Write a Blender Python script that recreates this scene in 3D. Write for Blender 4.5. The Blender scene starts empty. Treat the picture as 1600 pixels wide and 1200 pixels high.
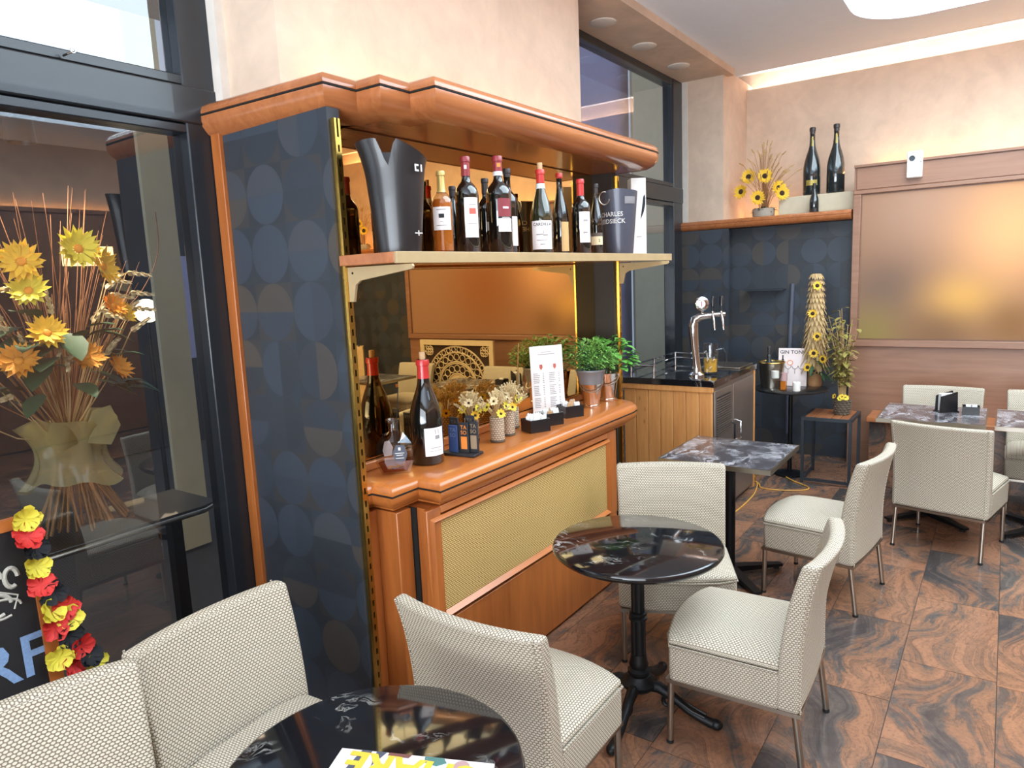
import bpy, bmesh, math, random
from mathutils import Matrix, Vector
PI = math.pi
rnd = random.Random(7)
S = bpy.context.scene
COL = S.collection

# ---------------------------------------------------------------- camera
cam_d = bpy.data.cameras.new('camera'); cam = bpy.data.objects.new('camera', cam_d); COL.objects.link(cam)
cam_d.sensor_fit = 'HORIZONTAL'; cam_d.sensor_width = 36.0; cam_d.lens = 36.0 * 1100.0 / 1600.0
cam_d.clip_start = 0.05; cam_d.clip_end = 200
yaw, pit, rol = math.radians(35.2), math.radians(8.53), math.radians(-2.45)
f_ = Vector((math.cos(yaw)*math.cos(pit), math.sin(yaw)*math.cos(pit), -math.sin(pit)))
r_ = Vector((math.sin(yaw), -math.cos(yaw), 0)); u_ = r_.cross(f_)
r2 = math.cos(rol)*r_ + math.sin(rol)*u_; u2 = -math.sin(rol)*r_ + math.cos(rol)*u_
cam.matrix_world = Matrix(((r2.x, u2.x, -f_.x, 0), (r2.y, u2.y, -f_.y, 0), (r2.z, u2.z, -f_.z, 1.78), (0, 0, 0, 1)))
S.camera = cam

# ---------------------------------------------------------------- world, big lights, exposure
W = bpy.data.worlds.new('world'); S.world = W; W.use_nodes = True
wb = W.node_tree.nodes['Background']; wb.inputs[0].default_value = (0.50, 0.62, 0.80, 1); wb.inputs[1].default_value = 1.0
S.view_settings.view_transform = 'Standard'; S.view_settings.look = 'None'
S.view_settings.gamma = 1.0; S.view_settings.use_curve_mapping = False
S.view_settings.exposure = -0.12
def area(name, loc, rot, sx, sy, power, col):
    l = bpy.data.lights.new(name, 'AREA'); l.shape = 'RECTANGLE'; l.size = sx; l.size_y = sy
    l.energy = power; l.color = col
    o = bpy.data.objects.new(name, l); o.location = loc; o.rotation_euler = rot; COL.objects.link(o)
    return o
SKY_STRENGTH = 7.5
# daylight falling through the glazed shop front behind the camera
area('street_daylight', (-2.95, -0.4, 1.75), (0, -PI/2, 0), 2.5, 4.4, 235, (0.88, 0.94, 1.0))

# added fill light at the shop front, aimed upwards to brighten the ceiling
up_fill = area('ceiling_fill', (-2.92, -0.4, 1.3), (0, -PI/2-math.radians(40), 0), 1.6, 4.4, 190, (0.84, 0.92, 1.0)); up_fill.data.spread = math.radians(110)

# ---------------------------------------------------------------- colour and material helpers
def L(c):
    def g(x):
        x /= 255.0
        return x/12.92 if x <= 0.04045 else ((x+0.055)/1.055)**2.4
    return (g(c[0]), g(c[1]), g(c[2]), 1.0)
class NT:
    def __init__(s, name):
        s.m = bpy.data.materials.new(name); s.m.use_nodes = True
        s.t = s.m.node_tree; s.n = s.t.nodes; s.b = s.n['Principled BSDF']; s.out = s.n['Material Output']
    def new(s, typ, **kw):
        n = s.n.new(typ)
        for k, v in kw.items(): setattr(n, k, v)
        return n
    def link(s, a, b): s.t.links.new(a, b)
    def put(s, sock, v):
        if hasattr(v, 'is_linked') or isinstance(v, bpy.types.NodeSocket): s.link(v, sock)
        else: sock.default_value = v
    def math(s, op, a, b=0.0, c=0.0):
        n = s.new('ShaderNodeMath', operation=op)
        s.put(n.inputs[0], a); s.put(n.inputs[1], b); s.put(n.inputs[2], c)
        return n.outputs[0]
    def mix(s, fac, a, b):
        n = s.new('ShaderNodeMix', data_type='RGBA')
        s.put(n.inputs[0], fac); s.put(n.inputs[6], a); s.put(n.inputs[7], b)
        return n.outputs[2]
    def ramp(s, fac, stops, interp='LINEAR'):
        n = s.new('ShaderNodeValToRGB'); n.color_ramp.interpolation = interp
        e = n.color_ramp.elements
        while len(e) < len(stops): e.new(0.5)
        for k, (p, c) in enumerate(stops):
            e[k].position = p; e[k].color = c if len(c) == 4 else L(c)
        s.put(n.inputs[0], fac); return n.outputs[0]
    def coord(s, which='Object'):
        return s.new('ShaderNodeTexCoord').outputs[which]
    def mapping(s, vec, scale=(1, 1, 1), rot=(0, 0, 0), loc=(0, 0, 0)):
        n = s.new('ShaderNodeMapping'); s.link(vec, n.inputs[0])
        n.inputs['Location'].default_value = loc; n.inputs['Rotation'].default_value = rot; n.inputs['Scale'].default_value = scale
        return n.outputs[0]
    def noise(s, vec, scale, detail=4, rough=0.55, dist=0.0, out=0):
        n = s.new('ShaderNodeTexNoise')
        if vec is not None: s.link(vec, n.inputs['Vector'])
        n.inputs['Scale'].default_value = scale; n.inputs['Detail'].default_value = detail
        n.inputs['Roughness'].default_value = rough; n.inputs['Distortion'].default_value = dist
        return n.outputs[out]
    def sep(s, v):
        n = s.new('ShaderNodeSeparateXYZ'); s.link(v, n.inputs[0]); return n.outputs
    def comb(s, x=0.0, y=0.0, z=0.0):
        n = s.new('ShaderNodeCombineXYZ'); s.put(n.inputs[0], x); s.put(n.inputs[1], y); s.put(n.inputs[2], z); return n.outputs[0]
    def bump(s, h, strength=0.3, dist=0.01):
        n = s.new('ShaderNodeBump'); n.inputs['Strength'].default_value = strength; n.inputs['Distance'].default_value = dist
        s.link(h, n.inputs['Height']); s.link(n.outputs[0], s.b.inputs['Normal'])
    def set(s, **kw):
        names = dict(col='Base Color', rough='Roughness', metal='Metallic', coat='Coat Weight', trans='Transmission Weight', ior='IOR',
                     alpha='Alpha', emit='Emission Color', es='Emission Strength', spec='Specular IOR Level', sub='Subsurface Weight', crough='Coat Roughness')
        for k, v in kw.items(): s.put(s.b.inputs[names[k]], v)
        return s
M = {}
def plain(name, c, rough=0.5, metal=0.0, var=0.12, scale=14.0, **kw):
    """one colour with a little procedural mottling"""
    n = NT(name); c0 = L(c); v = n.noise(n.coord(), scale, 3)
    a = tuple(x*(1-var) for x in c0[:3]) + (1,); b = tuple(min(1, x*(1+var)) for x in c0[:3]) + (1,)
    n.set(col=n.mix(v, a, b), rough=rough, metal=metal, **kw); M[name] = n.m; return n
def wood(name, c_lo, c_hi, axis=0, rough=0.3, coat=0.3, knots=False, fine=60.0):
    n = NT(name); sc = [9.0, 9.0, 9.0]; sc[axis] = 0.9
    v = n.mapping(n.coord(), scale=tuple(sc))
    a = n.noise(v, 1.3, 5, 0.6, 1.2)
    sc2 = [fine]*3; sc2[axis] = 2.0
    b = n.noise(n.mapping(n.coord(), scale=tuple(sc2)), 1.0, 3, 0.6)
    c = n.math('MULTIPLY_ADD', b, 0.35, n.math('MULTIPLY', a, 0.75))
    col = n.ramp(c, [(0.30, c_lo), (0.72, c_hi)])
    if knots:
        w = n.mapping(n.coord(), scale=(12.0, 12.0, 5.0) if axis == 2 else (3, 7, 7))
        vo = n.new('ShaderNodeTexVoronoi'); n.link(w, vo.inputs['Vector']); vo.inputs['Scale'].default_value = 1.0
        k = n.ramp(vo.outputs['Distance'], [(0.04, (1, 1, 1, 1)), (0.13, (0, 0, 0, 1))])
        col = n.mix(n.math('MULTIPLY', k, 0.75), col, L((92, 48, 22)))
    n.set(col=col, rough=rough, coat=coat, crough=0.12); n.bump(b, 0.05, 0.002)
    M[name] = n.m
# woods
wood('cherry', (156, 84, 36), (194, 116, 56), 0, 0.28, 0.35)
wood('cherry_v', (146, 78, 34), (182, 106, 50), 2, 0.32, 0.3)
wood('cherry_y', (148, 86, 46), (184, 114, 68), 1, 0.3, 0.3)
wood('canopy_wood', (146, 84, 46), (178, 110, 66), 0, 0.25, 0.4)
wood('pine', (176, 112, 58), (214, 152, 88), 2, 0.42, 0.15, knots=True)
wood('panel_wood', (124, 86, 64), (148, 106, 82), 1, 0.4, 0.15)
wood('slat_wood', (120, 70, 40), (160, 100, 62), 0, 0.45, 0.1)
wood('pale_wood', (196, 160, 112), (216, 184, 138), 0, 0.5, 0.05)
# plain things
plain('black_metal', (30, 31, 34), 0.38, 0.6)
plain('frame_black', (38, 42, 47), 0.3, 0.2, coat=0.3)
plain('cast_iron', (30, 30, 31), 0.45, 0.5)
plain('gunmetal', (60, 66, 72), 0.45, 0.5)
plain('steel', (176, 168, 156), 0.28, 1.0)
plain('chrome', (215, 215, 215), 0.07, 1.0, 0.03)
plain('cabinet_steel', (142, 130, 122), 0.35, 0.75)
plain('brass', (214, 176, 92), 0.25, 1.0)
plain('bracket', (182, 158, 118), 0.45, 0.2)
plain('dark_slot', (16, 13, 10), 0.9)
plain('rubber', (22, 22, 22), 0.8)
plain('black_plastic', (24, 24, 26), 0.35, coat=0.3)
plain('bucket_black', (28, 27, 29), 0.36, coat=0.2)
plain('bucket_grey', (74, 76, 88), 0.4, 0.2, coat=0.2)
plain('white_paint', (214, 206, 196), 0.6)
plain('ceiling_paint', (228, 236, 246), 0.85, var=0.03)
plain('cream_paint', (196, 184, 158), 0.6)
plain('paper', (236, 228, 224), 0.8, var=0.03)
plain('paper_pink', (228, 212, 208), 0.7, var=0.03)
plain('paper_cream', (226, 208, 168), 0.8, var=0.04)
plain('paper_gold', (206, 168, 112), 0.7, var=0.06)
plain('label_maroon', (132, 48, 56), 0.6)
plain('ink', (34, 34, 38), 0.8)
plain('ink_red', (190, 96, 82), 0.8)
plain('ink_grey', (150, 142, 142), 0.8)
plain('ink_pale', (214, 210, 206), 0.7)
plain('capsule_red', (190, 48, 46), 0.32, coat=0.3)
plain('capsule_maroon', (140, 44, 50), 0.35, coat=0.3)
plain('capsule_gold', (206, 178, 108), 0.35, 0.5)
plain('capsule_white', (214, 216, 220), 0.4)
plain('capsule_dark', (58, 52, 52), 0.4, 0.2)
plain('cork', (196, 158, 118), 0.85, var=0.25, scale=160)
plain('bottle_glass', (14, 15, 14), 0.05, coat=1.0, crough=0.02)
plain('bottle_green', (38, 40, 22), 0.05, coat=1.0, crough=0.02)
plain('bottle_teal', (30, 38, 40), 0.10, coat=1.0, crough=0.03)
plain('foil_olive', (160, 140, 70), 0.4, 0.4)
plain('tag_black', (36, 36, 40), 0.5)
plain('tag_blue', (52, 74, 122), 0.45)
plain('tag_orange', (226, 132, 48), 0.6)
plain('tag_tan', (150, 128, 100), 0.6)
plain('tag_letter', (96, 84, 74), 0.6)
plain('slate_letter', (112, 128, 162), 0.6)
plain('zinc', (146, 146, 150), 0.45, 0.5)
plain('rosy_steel', (222, 206, 194), 0.16, 1.0)
plain('soil', (60, 44, 32), 0.95)
plain('leaf', (98, 164, 66), 0.5, var=0.3, scale=60)
plain('leaf_dark', (52, 84, 54), 0.55, var=0.3, scale=30)
plain('herb', (124, 172, 84), 0.6, var=0.3, scale=90)
plain('petal', (236, 190, 52), 0.65, var=0.15, scale=60)
plain('petal_lemon', (222, 206, 66), 0.65, var=0.12, scale=60)
plain('petal_orange', (226, 150, 40), 0.65, var=0.15, scale=60)
plain('petal_red', (206, 46, 40), 0.65, var=0.12, scale=60)
plain('petal_black', (22, 24, 28), 0.8)
plain('seed', (54, 34, 20), 0.9, var=0.3, scale=200)
plain('straw', (196, 164, 112), 0.8, var=0.2, scale=60)
plain('straw_pale', (214, 192, 146), 0.8, var=0.2, scale=60)
plain('husk', (180, 150, 104), 0.8, var=0.25, scale=60)
plain('twig', (158, 116, 76), 0.8, var=0.25, scale=60)
plain('twig_red', (146, 98, 64), 0.8, var=0.2, scale=60)
plain('burlap', (178, 160, 130), 0.9, var=0.3, scale=220)
plain('wicker', (92, 80, 66), 0.8, var=0.35, scale=160)
plain('concrete', (168, 158, 144), 0.8, var=0.15, scale=40)
plain('wax', (238, 232, 222), 0.5, sub=0.1, var=0.02)
plain('cord_yellow', (206, 150, 62), 0.5)
plain('sachet_white', (226, 224, 222), 0.6, var=0.04)
plain('sachet_brown', (190, 150, 110), 0.6)
plain('mag_yellow', (230, 184, 62), 0.5)
plain('mag_teal', (78, 118, 112), 0.5)
plain('mag_slate', (76, 80, 92), 0.5)
plain('mag_rose', (176, 140, 138), 0.5)
plain('mag_brown', (116, 72, 66), 0.5)
plain('mag_grey', (206, 206, 212), 0.5)
plain('chalk', (176, 172, 160), 0.95, var=0.3, scale=120)
plain('chalk_blue', (120, 146, 182), 0.95, var=0.3, scale=120)
plain('board_black', (27, 25, 26), 0.6)
plain('facade_dark', (40, 38, 42), 0.7)
plain('awning', (120, 130, 142), 0.8)
plain('street_floor', (70, 66, 64), 0.8)
plain('lavender', (170, 166, 200), 0.6)
plain('grout', (58, 48, 42), 0.8)
plain('niche_dark', (46, 40, 38), 0.6)
plain('carved', (200, 178, 142), 0.7, var=0.1)
plain('purifier', (222, 214, 206), 0.4)
plain('sign_white', (232, 228, 222), 0.6)

def plaster(name, c, var=0.10):
    n = NT(name); v = n.coord(); a = n.noise(v, 1.4, 6, 0.62, 1.5); b = n.noise(v, 7.0, 5, 0.6, 0.6)
    c0 = L(c); f = n.math('MULTIPLY_ADD', b, 0.4, n.math('MULTIPLY', a, 0.6))
    lo = tuple(x*(1-var*1.6) for x in c0[:3]) + (1,); hi = tuple(min(1, x*(1+var)) for x in c0[:3]) + (1,)
    n.set(col=n.ramp(f, [(0.34, lo), (0.66, hi)]), rough=0.62); n.bump(b, 0.12, 0.006); M[name] = n.m
plaster('plaster', (212, 188, 166))
plaster('plaster_grey', (186, 172, 154))
plaster('street_plaster', (214, 200, 164), 0.05)

def weave_mat(name, light, gap, pu, pv, ex, ey, rough=0.7, bump=0.5):
    """staggered basket weave: pale ovals over darker gaps, from box-projected UVs in metres"""
    n = NT(name); u, v, _ = n.sep(n.coord('UV'))
    v = n.math('DIVIDE', v, pv); row = n.math('FLOOR', v)
    odd = n.math('MULTIPLY', n.math('MODULO', n.math('ABSOLUTE', row), 2.0), 0.5)
    u = n.math('ADD', n.math('DIVIDE', u, pu), odd)
    fu = n.math('SUBTRACT', n.math('FRACT', u), 0.5); fv = n.math('SUBTRACT', n.math('FRACT', v), 0.5)
    e = n.math('ADD', n.math('POWER', n.math('ABSOLUTE', n.math('DIVIDE', fu, ex)), 2.0), n.math('POWER', n.math('ABSOLUTE', n.math('DIVIDE', fv, ey)), 2.0))
    mask = n.ramp(e, [(0.55, (1, 1, 1, 1)), (1.0, (0, 0, 0, 1))])
    stain = n.noise(n.coord(), 5.0, 4)
    l0 = L(light); col = n.mix(stain, tuple(x*0.93 for x in l0[:3]) + (1,), l0)
    n.set(col=n.mix(mask, L(gap), col), rough=rough); n.bump(mask, bump, 0.003); M[name] = n.m
weave_mat('weave', (206, 196, 176), (122, 108, 92), 0.0125, 0.0080, 0.46, 0.47)
weave_mat('cane', (222, 190, 120), (132, 96, 48), 0.016, 0.0085, 0.52, 0.40, 0.55, 0.6)

def wallpaper(name, cell):
    n = NT(name); x, y, z = n.sep(n.coord())
    u = n.math('DIVIDE', y, cell); v = n.math('DIVIDE', z, cell)
    iu, iv = n.math('FLOOR', u), n.math('FLOOR', v)
    fu = n.math('SUBTRACT', n.math('FRACT', u), 0.5); fv = n.math('SUBTRACT', n.math('FRACT', v), 0.5)
    d = n.math('SQRT', n.math('ADD', n.math('MULTIPLY', fu, fu), n.math('MULTIPLY', fv, fv)))
    wn = n.new('ShaderNodeTexWhiteNoise', noise_dimensions='3D'); n.link(n.comb(iu, iv, 3.7), wn.inputs['Vector'])
    r1 = wn.outputs['Value']; rc = n.sep(wn.outputs['Color'])
    base = n.ramp(rc[0], [(0.0, (36, 41, 48)), (0.35, (40, 46, 54)), (0.65, (48, 46, 46)), (0.85, (35, 38, 44))], 'CONSTANT')
    c1 = n.ramp(rc[1], [(0.0, (44, 51, 61)), (0.3, (38, 43, 50)), (0.55, (62, 57, 53)), (0.8, (48, 56, 67))], 'CONSTANT')
    c2 = n.ramp(rc[2], [(0.0, (47, 55, 66)), (0.3, (64, 58, 52)), (0.55, (41, 46, 54)), (0.8, (54, 57, 63))], 'CONSTANT')
    half = n.mix(n.math('GREATER_THAN', r1, 0.5), n.math('GREATER_THAN', fu, 0.0), n.math('GREATER_THAN', fv, 0.0))
    circ = n.mix(half, c1, c2)
    inside = n.math('LESS_THAN', d, 0.495)
    rib = n.math('SINE', n.math('MULTIPLY', z, 1400.0))
    ribm = n.math('MULTIPLY_ADD', rib, 0.04, 0.07)
    col = n.mix(ribm, n.mix(inside, base, circ), L((96, 100, 104)))
    n.set(col=col, rough=0.5); M[name] = n.m
wallpaper('wallpaper', 0.225)

def granite():
    n = NT('granite'); info = n.new('ShaderNodeObjectInfo')
    off = n.math('MULTIPLY', info.outputs['Random'], 37.0)
    va = n.new('ShaderNodeVectorMath', operation='ADD'); n.link(n.coord(), va.inputs[0]); n.link(n.comb(off, n.math('MULTIPLY', off, 1.7), off), va.inputs[1])
    v = va.outputs[0]
    w = n.noise(v, 1.2, 2, 0.5, 0.0, 1)
    vm = n.new('ShaderNodeVectorMath', operation='MULTIPLY_ADD'); n.link(w, vm.inputs[0]); vm.inputs[1].default_value = (1.3, 1.3, 0); n.link(v, vm.inputs[2])
    st = n.mapping(vm.outputs[0], scale=(0.9, 3.0, 1.0), rot=(0, 0, 0.55))
    band = n.noise(st, 1.15, 5, 0.55, 0.3)
    streak = n.noise(n.mapping(vm.outputs[0], scale=(2.0, 11.0, 1.0), rot=(0, 0, 0.55)), 1.6, 6, 0.65, 0.2)
    sp = n.noise(v, 70.0, 4, 0.75); sp2 = n.noise(v, 22.0, 4, 0.7)
    f = n.math('MULTIPLY_ADD', streak, 0.30, n.math('MULTIPLY_ADD', sp2, 0.14, n.math('MULTIPLY', band, 0.62)))
    col = n.ramp(f, [(0.42, (66, 62, 62)), (0.49, (90, 80, 75)), (0.53, (126, 92, 72)), (0.60, (150, 106, 80)), (0.68, (136, 98, 76)), (0.74, (98, 80, 70))])
    thin = n.ramp(n.math('ABSOLUTE', n.math('SUBTRACT', streak, 0.47)), [(0.0, (1, 1, 1, 1)), (0.035, (0, 0, 0, 1))])
    col = n.mix(n.math('MULTIPLY', thin, 0.45), col, L((56, 48, 46)))
    col = n.mix(n.math('MULTIPLY', n.ramp(sp, [(0.50, (0, 0, 0, 1)), (0.64, (1, 1, 1, 1))]), 0.42), col, L((78, 62, 54)))
    n.set(col=col, rough=0.16, spec=0.5); M['granite'] = n.m
granite()
def marble(name, base, vein, scale, lo, hi, rough, soft=False):
    n = NT(name); v = n.coord()
    w = n.noise(v, scale*0.6, 4, 0.6, 0.0, 1)
    vm = n.new('ShaderNodeVectorMath', operation='MULTIPLY_ADD'); n.link(w, vm.inputs[0]); vm.inputs[1].default_value = (0.5, 0.5, 0.0); n.link(v, vm.inputs[2])
    a = n.noise(n.mapping(vm.outputs[0], scale=(1, 2.2, 1), rot=(0, 0, 0.7)), scale, 7, 0.6, 0.6)
    ridge = n.math('ABSOLUTE', n.math('SUBTRACT', a, 0.5))
    m1 = n.ramp(ridge, [(lo, (1, 1, 1, 1)), (hi, (0, 0, 0, 1))])
    br = n.ramp(n.noise(v, scale*1.3, 3), [(0.5 if not soft else 0.38, (0, 0, 0, 1)), (0.68, (1, 1, 1, 1))])
    n.set(col=n.mix(n.math('MULTIPLY', m1, n.math('MULTIPLY', br, 0.85)), L(base), L(vein)), rough=rough, coat=0.5, crough=0.05); M[name] = n.m
marble('marble_black', (20, 20, 23), (196, 192, 184), 4.0, 0.0, 0.018, 0.08)
marble('marble_slate', (70, 66, 70), (206, 204, 208), 4.5, 0.0, 0.10, 0.2, True)
def emitter(name, c, s):
    n = NT(name); n.set(col=L(c), emit=L(c), es=s); M[name] = n.m
emitter('led_warm', (255, 182, 98), 26.0)
emitter('led_cove', (255, 238, 228), 22.0)
emitter('led_rail', (255, 192, 116), 24.0)
emitter('sky_pane', (226, 244, 255), SKY_STRENGTH)
emitter('globe_lamp', (255, 226, 190), 7.0)
emitter('small_lamp', (255, 214, 150), 3.0)
emitter('spot_lens_on', (255, 222, 180), 6.0)
def glass(name, tint, refl, rough=0.0):
    n = NT(name); t = n.new('ShaderNodeBsdfTransparent'); t.inputs[0].default_value = tint
    g = n.new('ShaderNodeBsdfGlossy'); g.inputs['Roughness'].default_value = rough
    lw = n.new('ShaderNodeFresnel'); lw.inputs['IOR'].default_value = 1.45
    back = n.new('ShaderNodeNewGeometry').outputs['Backfacing']        # thin sheet: only the outer face mirrors
    f = n.math('MULTIPLY', n.math('MULTIPLY_ADD', lw.outputs[0], 1.3, refl), n.math('SUBTRACT', 1.0, back))
    mx = n.new('ShaderNodeMixShader'); n.link(f, mx.inputs[0]); n.link(t.outputs[0], mx.inputs[1]); n.link(g.outputs[0], mx.inputs[2])
    n.link(mx.outputs[0], n.out.inputs[0]); M[name] = n.m
glass('pane_glass', (0.86, 0.87, 0.88, 1), 0.12)
glass('crystal', (0.86, 0.85, 0.85, 1), 0.12)
glass('clear_glass', (0.93, 0.94, 0.94, 1), 0.03)
glass('vase_glass', (0.86, 0.82, 0.76, 1), 0.05)
def liquid(name, c, alpha):
    n = NT(name); t = n.new('ShaderNodeBsdfTransparent'); t.inputs[0].default_value = L(c)
    mx = n.new('ShaderNodeMixShader'); mx.inputs[0].default_value = alpha
    n.set(col=L(c), rough=0.05, coat=0.5)
    n.link(t.outputs[0], mx.inputs[1]); n.link(n.b.outputs[0], mx.inputs[2]); n.link(mx.outputs[0], n.out.inputs[0]); M[name] = n.m
liquid('cognac', (176, 70, 44), 0.25)
liquid('beer', (224, 170, 62), 0.8)
liquid('amber_wine', (214, 128, 40), 0.6)
liquid('organza', (224, 210, 150), 0.34)
n = NT('mirror'); n.set(col=(0.68, 0.44, 0.18, 1), metal=1.0, rough=0.01); M['mirror'] = n.m
def soft_print():
    """broad soft patches of brown, amber and gold, as on the large picture on the far wall"""
    n = NT('soft_print'); x, y, z = n.sep(n.coord())
    def blob(cy, cz, sy, sz):
        a = n.math('DIVIDE', n.math('SUBTRACT', y, cy), sy); b = n.math('DIVIDE', n.math('SUBTRACT', z, cz), sz)
        return n.math('EXPONENT', n.math('MULTIPLY', n.math('ADD', n.math('MULTIPLY', a, a), n.math('MULTIPLY', b, b)), -1.0))
    c = L((150, 112, 86))
    for cy, cz, sy, sz, colr, k in ((0.60, 2.2, 0.5, 0.45, (166, 132, 112), 0.8), (-0.05, 1.95, 0.42, 0.42, (226, 166, 116), 0.95), (0.85, 1.55, 0.35, 0.3, (116, 94, 82), 0.9),
                                    (0.30, 1.45, 0.25, 0.2, (212, 160, 90), 0.95), (0.95, 1.15, 0.25, 0.25, (138, 120, 70), 0.9), (0.45, 1.15, 0.3, 0.25, (124, 92, 66), 0.9),
                                    (-0.05, 1.25, 0.2, 0.2, (132, 96, 62), 0.9), (-0.9, 1.7, 0.6, 0.7, (140, 86, 50), 0.9)):
        c = n.mix(n.math('MULTIPLY', blob(cy, cz, sy, sz), k), c, L(colr))
    n.b.inputs['Specular IOR Level'].default_value = 0.1
    n.set(col=c, rough=0.8); M['soft_print'] = n.m
soft_print()

# ---------------------------------------------------------------- mesh helpers
class MB:
    def __init__(s): s.v = []; s.f = []; s.m = Matrix.Identity(4)
    def at(s, loc=(0, 0, 0), rz=0.0, rx=0.0, ry=0.0, sc=1.0):
        s.m = Matrix.Translation(loc) @ Matrix.Rotation(rz, 4, 'Z') @ Matrix.Rotation(ry, 4, 'Y') @ Matrix.Rotation(rx, 4, 'X') @ Matrix.Scale(sc, 4); return s
    def add(s, vs, fs):
        o = len(s.v); s.v += [tuple(s.m @ Vector(p)) for p in vs]; s.f += [tuple(i+o for i in f) for f in fs]; return s
    def box(s, x0, x1, y0, y1, z0, z1):
        return s.add([(x0, y0, z0), (x1, y0, z0), (x1, y1, z0), (x0, y1, z0), (x0, y0, z1), (x1, y0, z1), (x1, y1, z1), (x0, y1, z1)],
                     [(0, 3, 2, 1), (4, 5, 6, 7), (0, 1, 5, 4), (1, 2, 6, 5), (2, 3, 7, 6), (3, 0, 4, 7)])
    def lathe(s, prof, seg=24, a0=0.0, a1=2*PI):
        full = abs(a1-a0-2*PI) < 1e-6; k = seg if full else seg+1; vs = []; fs = []
        for r, z in prof:
            for i in range(k):
                a = a0+(a1-a0)*i/seg; vs.append((r*math.cos(a), r*math.sin(a), z))
        for j in range(len(prof)-1):
            for i in range(seg):
                i2 = (i+1) % k; fs.append((j*k+i, j*k+i2, (j+1)*k+i2, (j+1)*k+i))
        if full:
            if prof[0][0] > 1e-5: fs.append(tuple(reversed(range(k))))
            if prof[-1][0] > 1e-5: fs.append(tuple((len(prof)-1)*k+i for i in range(k)))
        return s.add(vs, fs)
    def cyl(s, r, z0, z1, seg=20): return s.lathe([(r, z0), (r, z1)], seg)
    def tube(s, pts, rad, seg=8, caps=True):
        pts = [Vector(p) for p in pts]; vs = []; fs = []; n = len(pts)
        up = None
        for i, p in enumerate(pts):
            t = (pts[min(i+1, n-1)]-pts[max(i-1, 0)]).normalized()
            if up is None: up = Vector((0, 0, 1)) if abs(t.z) < 0.9 else Vector((1, 0, 0))
            a = t.cross(up).normalized(); b = a.cross(t).normalized(); up = b
            r = rad[i] if isinstance(rad, (list, tuple)) else rad
            for k in range(seg):
                an = 2*PI*k/seg; vs.append(tuple(p+a*(r*math.cos(an))+b*(r*math.sin(an))))
        for i in range(n-1):
            for k in range(seg):
                k2 = (k+1) % seg; fs.append((i*seg+k, i*seg+k2, (i+1)*seg+k2, (i+1)*seg+k))
        if caps: fs.append(tuple(reversed(range(seg)))); fs.append(tuple((n-1)*seg+k for k in range(seg)))
        return s.add(vs, fs)
    def prism(s, poly, z0, z1):
        n = len(poly); vs = [(x, y, z0) for x, y in poly]+[(x, y, z1) for x, y in poly]
        fs = [tuple(reversed(range(n))), tuple(range(n, 2*n))]+[(i, (i+1) % n, n+(i+1) % n, n+i) for i in range(n)]
        return s.add(vs, fs)
    def sweep(s, path, prof, cap=True):
        """profile (outward offset, z) swept along an open plan path with mitred corners; outward = left of travel"""
        n = len(path); vs = []; fs = []; k = len(prof)
        for i, p in enumerate(path):
            p = Vector(p); ns = []
            if i > 0: d = (p-Vector(path[i-1])).normalized(); ns.append(Vector((-d.y, d.x)))
            if i < n-1: d = (Vector(path[i+1])-p).normalized(); ns.append(Vector((-d.y, d.x)))
            if len(ns) == 2:
                b = (ns[0]+ns[1]).normalized(); b = b/max(0.35, b.dot(ns[0]))
            else: b = ns[0]
            for o, z in prof: vs.append((p.x+b.x*o, p.y+b.y*o, z))
        for i in range(n-1):
            for j in range(k-1): fs.append((i*k+j, (i+1)*k+j, (i+1)*k+j+1, i*k+j+1))
        if cap: fs.append(tuple(range(k))); fs.append(tuple((n-1)*k+j for j in reversed(range(k))))
        s.add(vs, fs); return [vs[i*k] for i in range(n)], [vs[i*k+k-1] for i in range(n)]
    def ball(s, c, r, sx=1, sy=1, sz=1, seg=10, rings=6):
        pr = [(max(0.0, math.sin(PI*i/rings)), -math.cos(PI*i/rings)) for i in range(rings+1)]
        vs = []; fs = []
        for q, z in pr:
            for k in range(seg):
                a = 2*PI*k/seg; vs.append((c[0]+r*sx*q*math.cos(a), c[1]+r*sy*q*math.sin(a), c[2]+r*sz*z))
        for j in range(rings):
            for k in range(seg): fs.append((j*seg+k, j*seg+(k+1) % seg, (j+1)*seg+(k+1) % seg, (j+1)*seg+k))
        return s.add(vs, fs)
    def slab(s, nu, nv, fn_front, fn_back):
        """thick curved sheet from two point functions of (u, v) in 0..1"""
        vs = []; fs = []; W_ = nu+1
        for fn in (fn_front, fn_back):
            for j in range(nv+1):
                for i in range(nu+1): vs.append(tuple(fn(i/nu, j/nv)))
        o = W_*(nv+1); g = lambda b, i, j: b*o+j*W_+i
        for j in range(nv):
            for i in range(nu):
                fs.append((g(0, i, j), g(0, i+1, j), g(0, i+1, j+1), g(0, i, j+1)))
                fs.append((g(1, i, j), g(1, i, j+1), g(1, i+1, j+1), g(1, i+1, j)))
        for i in range(nu):
            fs.append((g(0, i, 0), g(1, i, 0), g(1, i+1, 0), g(0, i+1, 0)))
            fs.append((g(0, i, nv), g(0, i+1, nv), g(1, i+1, nv), g(1, i, nv)))
        for j in range(nv):
            fs.append((g(0, 0, j), g(0, 0, j+1), g(1, 0, j+1), g(1, 0, j)))
            fs.append((g(0, nu, j), g(1, nu, j), g(1, nu, j+1), g(0, nu, j+1)))
        return s.add(vs, fs)
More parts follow.
